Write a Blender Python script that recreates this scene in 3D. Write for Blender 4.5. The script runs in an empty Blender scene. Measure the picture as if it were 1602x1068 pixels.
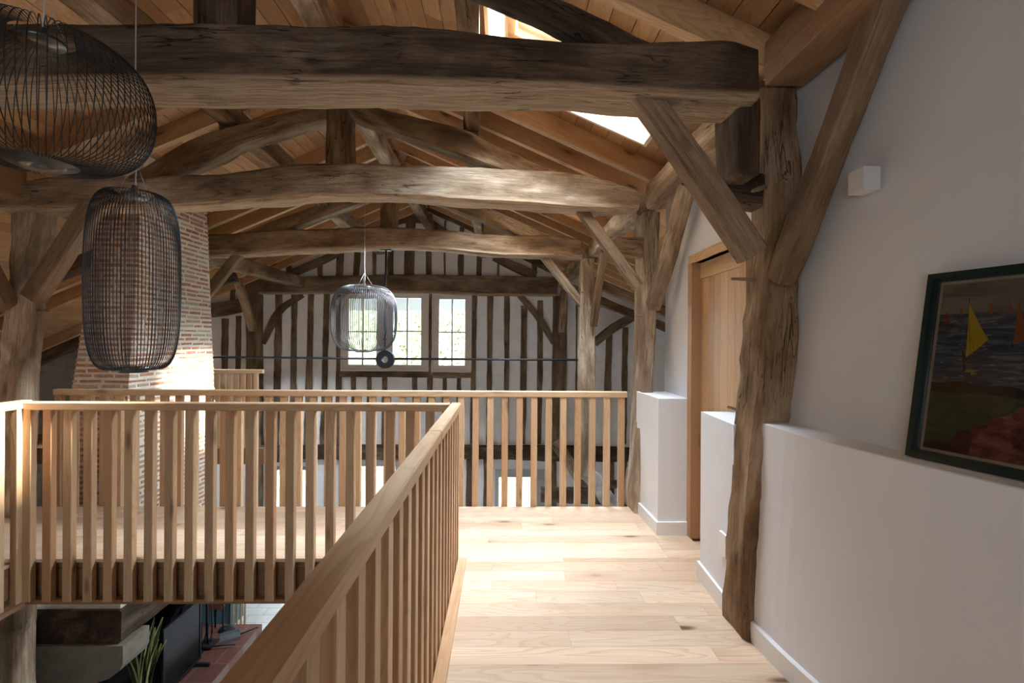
import bpy, math, random
from mathutils import Vector, noise, Matrix
random.seed(7)
C = bpy.context.scene.collection
# ------------------------------------------------------------------ camera
F = 760.0; EYE = 1.45; YAW = math.radians(1.05); ROLL = 0.0065
FWD = Vector((math.sin(YAW), math.cos(YAW), 0)); RT = Vector((math.cos(YAW), -math.sin(YAW), 0)); UP = Vector((0, 0, 1))
CR = (RT + ROLL*UP).normalized(); CU = (UP - ROLL*RT).normalized()
cam = bpy.data.cameras.new('camera'); camo = bpy.data.objects.new('camera', cam); C.objects.link(camo)
cam.sensor_width = 36; cam.lens = F*36/1602; cam.clip_start = .02
m = Matrix((CR, CU, -FWD)).transposed().to_4x4(); m.translation = Vector((0, 0, EYE)); camo.matrix_world = m
bpy.context.scene.camera = camo
def ray(px, py):
    return FWD + CR*((px-801)/F) + CU*((534-py)/F)
def at(px, py, Y):
    d = ray(px, py); return Vector((0, 0, EYE)) + d*(Y/d.y)
# ------------------------------------------------------------------ light
sc = bpy.context.scene
vs = sc.view_settings; vs.view_transform = 'Standard'; vs.look = 'None'; vs.gamma = 1; vs.use_curve_mapping = False
vs.exposure = 0.76
try:
    sc.cycles.use_denoising = True; sc.cycles.max_bounces = 9; sc.cycles.diffuse_bounces = 6
    sc.cycles.sample_clamp_indirect = 6; sc.cycles.transparent_max_bounces = 12
except Exception: pass
w = bpy.data.worlds.new('sky'); sc.world = w; w.use_nodes = True
w.node_tree.nodes['Background'].inputs[0].default_value = (.80, .90, 1.0, 1); w.node_tree.nodes['Background'].inputs[1].default_value = 3.0
def area(name, loc, target, sx, sy, power, col=(1, 1, 1)):
    l = bpy.data.lights.new(name, 'AREA'); l.shape = 'RECTANGLE'; l.size = sx; l.size_y = sy; l.energy = power; l.color = col
    o = bpy.data.objects.new(name, l); C.objects.link(o); o.location = loc
    o.rotation_euler = (Vector(target)-Vector(loc)).to_track_quat('-Z', 'Y').to_euler(); return o
sl = bpy.data.lights.new('sun', 'SUN'); sl.energy = 30; sl.angle = math.radians(6); sl.color = (1, .95, .86)
so = bpy.data.objects.new('sun', sl); C.objects.link(so)
so.rotation_euler = Vector((-1, .03, -.62)).to_track_quat('-Z', 'Y').to_euler()
COOL = (.75, .87, 1.0)
# daylight of the roof windows, the gable glazing, and added fill lights
SKY1 = (2.80, 3.60); SKY2 = (5.00, 5.80); SKYX = (-.12, 1.02)
def roofH(X): return 2.49 - .435*abs(X+1.4)
RN = Vector((.435, 0, 1)).normalized()
for (a, b), pw in ((SKY1, 145), (SKY2, 240)):
    c = Vector(((SKYX[0]+SKYX[1])/2, (a+b)/2, roofH(.45)+EYE)) + RN*.42
    area('roof window daylight', c, c-RN, b-a, 1.2, pw, COOL)
area('gable daylight', (-1.35, 9.72, 1.5), (-1.35, 0, .9), 2.4, 1.3, 90, COOL)
area('garden door daylight', (-1.5, 9.75, -1.7), (-1.5, 0, -2.2), 4.2, 1.8, 150, COOL)
area('rear fill light', (-1.2, -2.6, 1.6), (-1.2, 3, 1.3), 3.0, 1.2, 2.5, (1, .97, .93))  # added fill from behind the camera
LFILL = (-5.80, -4.95, 6.90, 7.80)      # added left-slope roof window, unseen behind the chimney, to brighten the gable
c = Vector((-5.37, 7.35, 2.49-.435*3.97+EYE)) + Vector((-.435, 0, 1)).normalized()*.42
area('left roof fill light', c, c-Vector((-.435, 0, 1)), 1.0, 1.0, 260, COOL)  # added fill for the gable, through the added left opening

# ------------------------------------------------------------------ helpers
def link(name, verts, faces, mat, parent=None, gc=None, tint=None, smooth=None):
    me = bpy.data.meshes.new(name); me.from_pydata([tuple(v) for v in verts], [], faces)
    if gc is not None:
        a = me.attributes.new('gc', 'FLOAT_VECTOR', 'POINT'); a.data.foreach_set('vector', [c for v in gc for c in v])
    if tint is not None:
        a = me.attributes.new('tint', 'FLOAT', 'POINT'); a.data.foreach_set('value', tint)
    if smooth is not None: me.polygons.foreach_set('use_smooth', smooth)
    mats = mat if isinstance(mat, (list, tuple)) else [mat]
    for mm in mats: me.materials.append(mm)
    me.update()
    o = bpy.data.objects.new(name, me); C.objects.link(o)
    if parent: o.parent = parent
    return o
def tag(o, label=None, cat=None, group=None, kind=None):
    if label: o['label'] = label
    if cat: o['category'] = cat
    if group: o['group'] = group
    if kind: o['kind'] = kind
    return o
def empty(name, loc=(0, 0, 0)):
    o = bpy.data.objects.new(name, None); o.location = loc; o.empty_display_size = .1; C.objects.link(o); return o
class MB:
    """collects boxes, prisms and tubes, linked as one mesh"""
    def __init__(s): s.v = []; s.f = []; s.g = []; s.t = []; s.sm = []
    def add(s, vs_, fs, gs=None, tint=0.0, sm=False):
        n = len(s.v); s.v += [Vector(v) for v in vs_]; s.f += [tuple(i+n for i in f) for f in fs]
        s.g += list(gs) if gs else [tuple(v) for v in vs_]; s.t += [tint]*len(vs_); s.sm += [sm]*len(fs)
    def box(s, a, b, axis=0, tint=0.0, off=None):
        (x0, y0, z0), (x1, y1, z1) = a, b
        vs_ = [(x, y, z) for x in (x0, x1) for y in (y0, y1) for z in (z0, z1)]
        fs = [(0, 1, 3, 2), (4, 6, 7, 5), (0, 4, 5, 1), (2, 3, 7, 6), (0, 2, 6, 4), (1, 5, 7, 3)]
        off = off or (random.random()*9, random.random()*9, random.random()*9)
        gs = []
        for v in vs_:
            q = (v[axis], v[(axis+1) % 3], v[(axis+2) % 3]); gs.append(tuple(q[k]+off[k] for k in range(3)))
        s.add(vs_, fs, gs, tint)
    def tube(s, pts, r, n=6, tint=0.0, caps=True, closed=False):
        pts = [Vector(p) for p in pts]; N = len(pts); vs_ = []; gs = []
        up = None; rs = r if isinstance(r, (list, tuple)) else [r]*N
        for i, p in enumerate(pts):
            a = pts[max(i-1, 0)]; b = pts[min(i+1, N-1)]; t = (b-a).normalized()
            if up is None: up = t.orthogonal().normalized()
            up = (up - t*up.dot(t)).normalized(); sd = t.cross(up)
            for k in range(n):
                an = 2*math.pi*k/n; vs_.append(p + (up*math.cos(an)+sd*math.sin(an))*rs[i]); gs.append((i*.05, math.cos(an)*rs[i], math.sin(an)*rs[i]))
        fs = [(i*n+k, i*n+(k+1) % n, (i+1)*n+(k+1) % n, (i+1)*n+k) for i in range(N-1) for k in range(n)]
        if caps: fs += [tuple(range(n-1, -1, -1)), tuple((N-1)*n+k for k in range(n))]
        s.add(vs_, fs, gs, tint, True)
    def lathe(s, prof, c, n=48):
        vs_ = []; c = Vector(c)
        for (r, z) in prof:
            for k in range(n):
                a = 2*math.pi*k/n; vs_.append(c+Vector((r*math.cos(a), r*math.sin(a), z)))
        fs = [(i*n+k, i*n+(k+1) % n, (i+1)*n+(k+1) % n, (i+1)*n+k) for i in range(len(prof)-1) for k in range(n)]
        s.add(vs_, fs, None, 0, True)
    def prism(s, poly, axisvec, d, tint=0.0, gax=None):
        """poly = list of Vectors (planar), extruded by axisvec*d"""
        a = [Vector(p) for p in poly]; b = [p+Vector(axisvec)*d for p in a]; n = len(a)
        s.add(a+b, [tuple(range(n-1, -1, -1)), tuple(range(n, 2*n))]+[(i, (i+1) % n, n+(i+1) % n, n+i) for i in range(n)], None, tint)
    def build(s, name, mat, parent=None, smooth=True):
        return link(name, s.v, s.f, mat, parent, s.g, s.t, s.sm if smooth else None)
def cat(p0, p1, p2, p3, t):
    return p1 + ((p2-p0)*t + (2*p0-5*p1+4*p2-p3)*t*t + (3*p1-p0-3*p2+p3)*t**3)*.5
SEED = [0]
def loft4(name, secs, mat, rough=.008, wane=.012, step=.06, nside=5, parent=None, smooth=True, cap=True, curved=True, freq=2.3):
    """secs: list of four corners (a,b,c,d); a hewn timber lofted through them with waney, uneven arrises"""
    SEED[0] += 1; so_ = Vector((SEED[0]*7.13, SEED[0]*3.7, SEED[0]*1.9))
    secs = [[Vector(c) for c in s_] for s_ in secs]
    cent = [sum(s_, Vector())/4 for s_ in secs]
    rings = []; S = []; acc = 0
    for i in range(len(secs)-1):
        L = (cent[i+1]-cent[i]).length; k = max(1, int(L/step))
        i0 = max(i-1, 0); i3 = min(i+2, len(secs)-1)
        for j in range(k + (1 if i == len(secs)-2 else 0)):
            t = j/k
            if curved and len(secs) > 2: q = [cat(secs[i0][c], secs[i][c], secs[i+1][c], secs[i3][c], t) for c in range(4)]
            else: q = [secs[i][c].lerp(secs[i+1][c], t) for c in range(4)]
            rings.append(q); S.append(acc+L*t)
        acc += L
    V = []; G = []; TT = []; go = (random.random()*20, random.random()*20, random.random()*20)
    npr = nside*4
    for ri, q in enumerate(rings):
        c0 = sum(q, Vector())/4
        wa = (q[1]-q[0]).normalized(); ha = (q[3]-q[0]).normalized()
        for c in range(4):
            p, r_ = q[c], q[(c+1) % 4]; L = (r_-p).length; wn = min(wane, L*.3)/max(L, 1e-4)
            for j in range(nside):
                t = wn + (1-2*wn)*j/(nside-1)
                P = p.lerp(r_, t)
                if rough > 0:
                    out = (P-c0).normalized(); pp = P*freq+so_
                    dd = noise.noise(pp)*rough*1.5 + noise.noise(pp*4.1)*rough*.6 + noise.noise(P*26+so_)*rough*.25
                    if j in (0, nside-1): dd -= abs(noise.noise(P*5+so_*2))*rough*.7
                    P = P + out*dd
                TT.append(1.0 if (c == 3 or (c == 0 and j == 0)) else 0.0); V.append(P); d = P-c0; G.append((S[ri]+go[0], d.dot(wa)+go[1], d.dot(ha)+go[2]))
    Fc = []; sm = []
    for i in range(len(rings)-1):
        for k in range(npr):
            Fc.append((i*npr+k, (i+1)*npr+k, (i+1)*npr+(k+1) % npr, i*npr+(k+1) % npr)); sm.append(smooth)
    n = (len(rings)-1)*npr
    Fc += [tuple(range(npr)), tuple(n+k for k in range(npr-1, -1, -1))]; sm += [False, False]
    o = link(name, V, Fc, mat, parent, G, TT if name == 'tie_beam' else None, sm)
    if smooth:
        me = o.data; n2 = len(V); sh = []
        for e in me.edges:
            a, b = e.vertices; sh.append((a % npr) == (b % npr) and (a % nside) in (0, nside-1))
        at_ = me.attributes.get('sharp_edge') or me.attributes.new('sharp_edge', 'BOOLEAN', 'EDGE'); at_.data.foreach_set('value', sh)
    return o
def timber(name, path, wd, ht, mat, side=(0, 1, 0), **k):
    """beam along path; wd measured along 'side', ht across it. wd/ht scalars or lists"""
    path = [Vector(p) for p in path]; N = len(path); side = Vector(side).normalized(); secs = []
    for i, p in enumerate(path):
        t = (path[min(i+1, N-1)]-path[max(i-1, 0)]).normalized()
        sd = (side - t*side.dot(t)).normalized(); u = t.cross(sd).normalized()
        W = wd[i] if isinstance(wd, (list, tuple)) else wd; H = ht[i] if isinstance(ht, (list, tuple)) else ht
        secs.append([p-sd*W/2-u*H/2, p-sd*W/2+u*H/2, p+sd*W/2+u*H/2, p+sd*W/2-u*H/2])
    return loft4(name, secs, mat, **k)
def sawn(name, path, wd, ht, mat, side=(0, 1, 0), **k):
    return timber(name, path, wd, ht, mat, side, rough=0, wane=.004, step=9, nside=2, smooth=False, curved=False, **k)
def band(name, Yf, depth, pts, mat, **k):
    """timber whose front face is outlined by (x, ytop, ybottom) stations on the plane Y = Yf"""
    secs = []
    for x, yt, yb in pts:
        t = at(x, yt, Yf); b = at(x, yb, Yf); d = Vector((0, depth, 0)); secs.append([b, t, t+d, b+d])
    return loft4(name, secs, mat, **k)
def upright(name, Yf, depth, pts, mat, **k):
    """upright timber with front face (xleft, xright, y) stations on plane Y = Yf"""
    secs = []
    for xl, xr, y in pts:
        l = at(xl, y, Yf); r = at(xr, y, Yf); r.z = l.z; d = Vector((0, depth, 0)); secs.append([l, r, r+d, l+d])
    return loft4(name, secs, mat, **k)

# ------------------------------------------------------------------ materials
class NT:
    def __init__(s, name, rough=.6, spec=.3):
        s.m = bpy.data.materials.new(name); s.m.use_nodes = True; s.t = s.m.node_tree; s.n = s.t.nodes; s.b = s.n['Principled BSDF']
        s.b.inputs['Roughness'].default_value = rough; s.b.inputs['Specular IOR Level'].default_value = spec
    def L(s, a, b): s.t.links.new(a, b)
    def node(s, ty, **k):
        x = s.n.new(ty)
        for a, b in k.items(): setattr(x, a, b)
        return x
    def setin(s, x, i, v):
        if v is None: return
        if hasattr(v, 'is_output') or isinstance(v, bpy.types.NodeSocket): s.L(v, x.inputs[i])
        else: x.inputs[i].default_value = v
    def math(s, op, a, b=None, c=None):
        x = s.node('ShaderNodeMath', operation=op); s.setin(x, 0, a); s.setin(x, 1, b)
        if c is not None: s.setin(x, 2, c)
        return x.outputs[0]
    def vmath(s, op, a, b):
        x = s.node('ShaderNodeVectorMath', operation=op); s.setin(x, 0, a); s.setin(x, 1, b); return x.outputs[0]
    def attr(s, name, vec=False):
        x = s.node('ShaderNodeAttribute', attribute_name=name); return x.outputs['Vector' if vec else 'Fac']
    def noise(s, v, sc_, det=3, ro=.55, dist=0):
        x = s.node('ShaderNodeTexNoise'); s.setin(x, 'Vector', v); x.inputs['Scale'].default_value = sc_
        x.inputs['Detail'].default_value = det; x.inputs['Roughness'].default_value = ro; x.inputs['Distortion'].default_value = dist
        return x.outputs['Fac']
    def vor(s, v, sc_, feat='F1'):
        x = s.node('ShaderNodeTexVoronoi', feature=feat); s.setin(x, 'Vector', v); x.inputs['Scale'].default_value = sc_; return x.outputs['Distance']
    def ramp(s, f, stops):
        x = s.node('ShaderNodeValToRGB'); s.setin(x, 0, f); e = x.color_ramp.elements
        while len(e) < len(stops): e.new(.5)
        for i, (p, c) in enumerate(stops): e[i].position = p; e[i].color = (*c, 1) if len(c) == 3 else c
        return x.outputs[0]
    def mr(s, f, a, b, c, d):
        x = s.node('ShaderNodeMapRange'); s.setin(x, 0, f)
        for i, v in enumerate((a, b, c, d)): x.inputs[i+1].default_value = v
        return x.outputs[0]
    def mix(s, f, a, b, mode='MIX'):
        x = s.node('ShaderNodeMix', data_type='RGBA', blend_type=mode)
        s.setin(x, 0, f)
        for i, v in ((6, a), (7, b)): s.setin(x, i, (*v, 1) if isinstance(v, tuple) and len(v) == 3 else v)
        return x.outputs[2]
    def bump(s, h, st, dist=.01):
        x = s.node('ShaderNodeBump'); x.inputs['Strength'].default_value = st; x.inputs['Distance'].default_value = dist
        s.setin(x, 'Height', h); s.L(x.outputs[0], s.b.inputs['Normal'])
    def col(s, c): s.setin(s.b, 'Base Color', (*c, 1) if isinstance(c, tuple) else c)
def flat(name, c, rough=.6, metal=0, spec=.3):
    t = NT(name, rough, spec); t.col(c); t.b.inputs['Metallic'].default_value = metal; return t.m
def pine(name, light, mid, dark, rough=.5, vary=.5, knots=1, spec=.25):
    t = NT(name, rough, spec)
    g = t.attr('gc', True); tn = t.attr('tint'); oi = t.node('ShaderNodeObjectInfo').outputs['Random']
    r = t.math('ADD', tn, oi)
    cv = t.node('ShaderNodeCombineXYZ'); 
    for i in range(3): t.setin(cv, i, t.math('MULTIPLY', r, (17.3, 9.1, 5.7)[i]))
    g = t.vmath('ADD', g, cv.outputs[0])
    gs = t.vmath('MULTIPLY', g, (1.0, 11, 11))
    n = t.noise(gs, .62, 2, .45, .25)
    rings = t.math('FRACT', t.math('MULTIPLY', n, 22))
    line = t.ramp(rings, [(0, (0, 0, 0)), (.55, (.25, .25, .25)), (.86, (1, 1, 1)), (1, (0, 0, 0))])
    fib = t.noise(t.vmath('MULTIPLY', g, (3, 150, 150)), 1, 2)
    patch = t.noise(t.vmath('MULTIPLY', g, (.7, 6, 6)), 1.0, 3)
    base = t.mix(t.mr(patch, .35, .68, 0, 1), light, mid)
    rr = t.math('FRACT', t.math('MULTIPLY', r, 7.31))
    warm = t.mix(t.math('MULTIPLY', t.math('POWER', rr, 2.2), vary), base, dark)
    vv = t.mr(t.math('FRACT', t.math('MULTIPLY', r, 3.77)), 0, 1, .80, 1.12)
    hsv = t.node('ShaderNodeHueSaturation'); t.setin(hsv, 'Value', vv); t.setin(hsv, 'Color', warm); warm = hsv.outputs[0]
    c = t.mix(t.math('MULTIPLY', line, .42), warm, dark)
    c = t.mix(t.mr(fib, .3, .8, 0, .22), c, dark)
    kd = t.vor(t.vmath('MULTIPLY', g, (1.7, 5.2, 5.2)), 1.0)
    kn = t.mr(kd, .05, .13, 1, 0); kh = t.mr(kd, .1, .32, .35, 0)
    c = t.mix(t.math('MULTIPLY', kh, knots), c, tuple(x*.75 for x in dark))
    c = t.mix(t.math('MULTIPLY', kn, .85*knots), c, tuple(x*.22 for x in dark))
    t.col(c); t.bump(t.math('ADD', line, fib), .10, .003); return t.m
def old(name, dark, mid, light, crack=1, rough=.85, patchs=1.0, bias=0.0):
    t = NT(name, rough, .15)
    g = t.attr('gc', True); oi = t.node('ShaderNodeObjectInfo').outputs['Random']
    cv = t.node('ShaderNodeCombineXYZ')
    for i in range(3): t.setin(cv, i, t.math('MULTIPLY', oi, (31.3, 19.1, 15.7)[i]))
    g = t.vmath('ADD', g, cv.outputs[0])
    big = t.noise(t.vmath('MULTIPLY', g, (1.0, 3.2, 3.2)), 1.5*patchs, 5, .62, .5)
    c = t.ramp(t.math('ADD', big, bias), [(.33, dark), (.49, mid), (.66, light)])
    fib = t.noise(t.vmath('MULTIPLY', g, (2.6, 62, 62)), 1.2, 5, .72, .6)
    c = t.mix(t.mr(fib, .46, .68, .0, .62), c, tuple(x*.42 for x in mid))
    c = t.mix(t.mr(fib, .2, .42, .35, 0), c, tuple(min(1, x*1.25) for x in light))
    cr = t.noise(t.vmath('MULTIPLY', g, (.9, 13, 13)), 1.7, 3, .5, .8)
    crl = t.mr(t.math('ABSOLUTE', t.math('SUBTRACT', cr, .5)), 0, .014, 1, 0)
    mask = t.mr(t.noise(g, 2.1, 2), .50, .60, 0, 1)
    crl = t.math('MULTIPLY', t.math('MULTIPLY', crl, mask), crack)
    c = t.mix(t.math('MULTIPLY', crl, .85), c, (.016, .011, .008))
    kd = t.vor(t.vmath('MULTIPLY', g, (1.6, 3.4, 3.4)), 1.5); kn = t.mr(kd, .05, .16, 1, 0)
    c = t.mix(t.math('MULTIPLY', kn, .7), c, tuple(x*.45 for x in dark))
    worm = t.mr(t.vor(t.vmath('MULTIPLY', g, (1, 2.0, 2.0)), 34), .10, .17, 1, 0)
    wm = t.math('MULTIPLY', worm, t.mr(t.noise(g, 5.0, 2), .56, .62, 0, 1))
    c = t.mix(t.math('MULTIPLY', wm, .75), c, (.03, .02, .014))
    # underside of the tie beams: stripped, less weathered wood with a splintered border, plus painted light from below
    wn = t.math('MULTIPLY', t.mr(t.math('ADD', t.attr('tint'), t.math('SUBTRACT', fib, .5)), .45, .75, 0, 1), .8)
    bare_lit = t.mix(t.mr(fib, .42, .62, 0, 1), (.50, .37, .245), (.27, .17, .095))
    bare_lit = t.mix(t.math('MULTIPLY', crl, .8), bare_lit, (.03, .02, .014))
    c = t.mix(wn, c, bare_lit)
    t.col(c)
    h = t.math('SUBTRACT', t.math('ADD', t.math('MULTIPLY', fib, .5), t.math('MULTIPLY', big, .9)), t.math('MULTIPLY', crl, 1.2))
    t.bump(h, .8, .014); return t.m
def plaster(name, c, var=.04, bump=.15, scale=3, rough=.9):
    t = NT(name, rough, .2); co = t.node('ShaderNodeTexCoord').outputs['Object']
    n = t.noise(co, scale, 4, .6); t.col(t.mix(t.mr(n, .3, .7, 0, 1), tuple(x*(1-var) for x in c), tuple(min(1, x*(1+var)) for x in c)))
    t.bump(t.noise(co, scale*5, 4, .6), bump, .01); return t.m
M = {}
M['floor'] = pine('pine floorboards', (.76, .62, .46), (.68, .50, .34), (.46, .25, .14), rough=.42, vary=.42, knots=1.1)
M['rail'] = pine('larch railing', (.67, .49, .305), (.56, .37, .205), (.41, .20, .09), vary=.8, knots=.7)
M['roof'] = pine('larch roof boards', (.72, .465, .245), (.60, .365, .175), (.38, .18, .07), vary=.6, knots=.9, rough=.6)
M['rafter'] = pine('new rafters', (.72, .475, .25), (.60, .37, .175), (.37, .17, .07), vary=.5, knots=1, rough=.6)
M['newoak'] = pine('new plate timber', (.43, .26, .135), (.35, .20, .10), (.22, .11, .055), vary=.4, knots=1, rough=.7)
M['door'] = pine('pine door', (.70, .52, .32), (.60, .40, .22), (.44, .22, .10), vary=.7, knots=.6)
M['fascia'] = pine('bridge fascia', (.36, .20, .10), (.30, .16, .08), (.2, .09, .04), vary=.4, knots=.7)
M['olddark'] = old('dark old oak', (.040, .026, .017), (.085, .055, .036), (.19, .135, .092))
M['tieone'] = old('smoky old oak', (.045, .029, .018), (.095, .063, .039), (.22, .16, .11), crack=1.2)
M['oldmid'] = old('brown old oak', (.10, .058, .032), (.25, .155, .083), (.43, .31, .20))
M['oldlight'] = old('pale worn oak', (.15, .10, .062), (.34, .245, .16), (.62, .50, .37))
M['oldwall'] = old('wall timber', (.075, .048, .028), (.17, .112, .068), (.29, .205, .135), crack=.7)
M['brace'] = old('sawn oak brace', (.15, .094, .054), (.25, .162, .095), (.38, .27, .175), crack=.5, patchs=.7)
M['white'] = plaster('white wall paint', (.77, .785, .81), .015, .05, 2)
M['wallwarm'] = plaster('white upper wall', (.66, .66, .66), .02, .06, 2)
M['gable'] = plaster('lime infill', (.80, .79, .78), .07, .5, 4)
M['skirt'] = flat('skirting paint', (.80, .80, .80), .4)
M['black'] = flat('black lamp wire', (.012, .013, .016), .38, .0, .5)
M['lampgrey'] = flat('graphite lamp wire', (.13, .14, .16), .35, .6, .5)
M['iron'] = flat('black iron', (.02, .022, .026), .5, .3)
M['disc'] = flat('satin metal', (.16, .15, .135), .33, .85)
M['cord'] = flat('clear cord', (.55, .56, .58), .3)
M['winframe'] = flat('beige window paint', (.66, .61, .55), .5)
M['linen'] = flat('greige paint', (.42, .41, .40), .5)
M['mortar'] = plaster('lime mortar', (.76, .68, .56), .08, .6, 9)
M['stone'] = plaster('cut stone', (.21, .185, .145), .22, .6, 6)
M['soot'] = plaster('soot', (.014, .014, .015), .5, .6, 6)
M['screenglass'] = flat('smoked glass', (.008, .008, .009), .25, 0, .2)
M['teal'] = flat('teal paint', (.05, .11, .12), .5)
M['leather'] = flat('brown leather', (.16, .06, .03), .5)
def brickmat():
    t = NT('old thin brick', .9, .15); r = t.attr('tint'); co = t.attr('gc', True)
    c = t.ramp(r, [(0, (.34, .14, .075)), (.3, (.46, .215, .12)), (.55, (.42, .24, .15)), (.75, (.55, .36, .24)), (.9, (.36, .31, .25)), (1, (.5, .44, .35))])
    n = t.noise(co, 22, 4, .7); c = t.mix(t.mr(n, .45, .75, 0, .6), c, (.62, .52, .40)); c = t.mix(t.mr(n, .25, .42, .5, 0), c, (.16, .085, .05))
    t.col(c); t.bump(n, .5, .01); return t.m
M['brick'] = brickmat()
def tiles(name, c1, c2, mortar, sx, sy):
    t = NT(name, .5, .3); co = t.node('ShaderNodeTexCoord').outputs['Object']
    b = t.node('ShaderNodeTexBrick'); b.offset = 0.5; t.L(co, b.inputs['Vector']); b.inputs['Scale'].default_value = 1
    b.inputs['Color1'].default_value = (*c1, 1); b.inputs['Color2'].default_value = (*c2, 1); b.inputs['Mortar'].default_value = (*mortar, 1)
    b.inputs['Mortar Size'].default_value = .006; b.inputs['Brick Width'].default_value = sx; b.inputs['Row Height'].default_value = sy
    n = t.noise(co, 9, 3); t.col(t.mix(t.mr(n, .3, .7, 0, .35), b.outputs['Color'], tuple(x*.6 for x in c1))); return t.m
M['tile'] = tiles('pale floor tile', (.72, .71, .69), (.66, .65, .63), (.42, .41, .40), .4, .2)
M['terra'] = tiles('terracotta tile', (.15, .058, .042), (.115, .048, .038), (.20, .13, .10), .32, .32)
def glass():
    t = NT('window glass'); n = t.n; n.remove(t.b); tr = t.node('ShaderNodeBsdfTransparent'); gl = t.node('ShaderNodeBsdfGlossy'); gl.inputs['Roughness'].default_value = .02
    fr = t.node('ShaderNodeFresnel'); fr.inputs[0].default_value = 1.45; mx = t.node('ShaderNodeMixShader')
    t.L(fr.outputs[0], mx.inputs[0]); t.L(tr.outputs[0], mx.inputs[1]); t.L(gl.outputs[0], mx.inputs[2]); t.L(mx.outputs[0], n['Material Output'].inputs[0]); return t.m
M['glass'] = glass()
def leafm(name, a, b, c, s_=5):
    t = NT(name, .7, .2); co = t.node('ShaderNodeTexCoord').outputs['Object']; n = t.noise(co, s_, 8, .75)
    t.col(t.ramp(n, [(.35, a), (.5, b), (.62, c)])); t.bump(n, 1, .2); return t.m
M['hill'] = leafm('spring hillside', (.08, .12, .055), (.20, .27, .14), (.50, .54, .42), 4)
M['grass'] = leafm('lawn', (.35, .38, .22), (.5, .5, .36), (.62, .6, .5), 3)
M['snake'] = leafm('snake plant leaf', (.02, .06, .03), (.05, .12, .05), (.14, .22, .08), 12)
M['snakeedge'] = flat('yellow leaf edge', (.42, .42, .16), .5)

# ------------------------------------------------------------------ setting: floors
def plank_floor(mb, x0, x1, y0, y1, z1, th=.022, pw=.127, axis=0, lens=(.6, 2.0)):
    y = y0
    while y < y1-1e-3:
        ye = min(y+pw, y1); x = x0 - random.random()*1.2
        while x < x1:
            xe = x+random.uniform(*lens); a = max(x, x0); b = min(xe, x1)
            if b-a > .01: mb.box((a+.0004, y+.0005, z1-th), (b-.0004, ye-.0005, z1), 0, random.random())
            x = xe
        y = ye
mb = MB()
plank_floor(mb, -.285, 1.5, -2.9, 3.25, 0)
plank_floor(mb, -3.22, 1.40, 3.25, 4.27, 0)
plank_floor(mb, -7.6, -3.16, -2.9, 3.25, 0); plank_floor(mb, -7.6, -3.22, 3.25, 4.27, 0)
mb.box((-.27, -2.9, -.20), (1.5, 3.3, -.023)); mb.box((-3.2, 3.30, -.22), (1.5, 4.25, -.023)); mb.box((-7.6, -2.9, -.20), (-3.18, 4.25, -.023))
tag(mb.build('floor', M['floor']), kind='structure')
# fascia boards of bridge and galleries
mb = MB(); 
for z0, z1 in ((-.075, -.002), (-.225, -.078)):
    mb.box((-3.2, 3.283, z0), (-.27, 3.299, z1), 0, random.random())
mb.box((-3.2, 3.235, -.29), (-.27, 3.30, -.262), 0, .3); mb.box((-3.2, 3.288, -.262), (-.27, 3.299, -.226), 0, .4)
tag(mb.build('trim_1', M['fascia']), kind='structure')
mb = MB()
for z0, z1 in ((-.075, -.002), (-.225, -.078)):
    mb.box((-3.178, -2.9, z0), (-3.162, 3.28, z1), 1, random.random()); mb.box((-.288, -2.9, z0), (-.275, 3.28, z1), 1, random.random())
mb.box((-3.16, -2.9, -.29), (-3.09, 3.28, -.262), 1, .3); mb.box((-.33, -2.9, -.29), (-.27, 3.28, -.262), 1, .4)
tag(mb.build('trim_2', M['fascia']), kind='structure')
mb = MB(); mb.box((-.287, -2.9, 0), (-.232, 3.22, .018), 1, .2)
tag(mb.build('trim_3', M['rail']), kind='structure')
mb = MB(); mb.box((-7.7, -3, -2.9), (3.2, 9.8, -2.7)); tag(mb.build('floor_ground', M['tile']), kind='structure')

# ------------------------------------------------------------------ setting: roof (boards along the building, open at the roof windows)
RAFT = .16
def slope_pt(X, Y, up): 
    n = Vector((.435 if X > -1.4 else -.435, 0, 1)).normalized()
    return Vector((X, Y, roofH(X)+EYE)) + n*up
def ceiling(mb, sgn, xend):
    L = abs(xend+1.4); x = 0.0; pw = .128
    holes = [SKY1, SKY2] if sgn > 0 else []
    while x < L:
        xe = min(x+pw, L); X0 = -1.4+sgn*x; X1 = -1.4+sgn*xe; mid = (X0+X1)/2
        segs = [(-3.0, 9.6)]
        if sgn > 0 and SKYX[0] < mid < SKYX[1]:
            segs = [(-3.0, SKY1[0]), (SKY1[1], SKY2[0]), (SKY2[1], 9.6)]
        if sgn < 0 and LFILL[0] < mid < LFILL[1]: segs = [(-3.0, LFILL[2]), (LFILL[3], 9.6)]
        for a, b in segs:
            y = a - (random.random()*1.5 if a < -2 else 0)
            while y < b:
                ye = min(y+random.uniform(1.2, 3.2), b); ys = max(y, a); t = random.random(); off = (random.random()*9, random.random()*9, random.random()*9)
                e = .0022*sgn; vs_ = []; gs = []
                for yy in (ys+.0006, ye-.0006):
                    for XX in (X0+e, X1-e):
                        for u in (RAFT, RAFT+.2):
                            p = slope_pt(XX, yy, u); vs_.append(p); gs.append((yy+off[0], XX+off[1], u+off[2]))
                mb.add(vs_, [(0, 1, 3, 2), (4, 6, 7, 5), (0, 4, 5, 1), (2, 3, 7, 6), (0, 2, 6, 4), (1, 5, 7, 3)], gs, t)
                y = ye
        x = xe
mb = MB(); ceiling(mb, 1, 3.3); ceiling(mb, -1, -7.9)
zr = roofH(-1.4)+EYE+RAFT*.9
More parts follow.
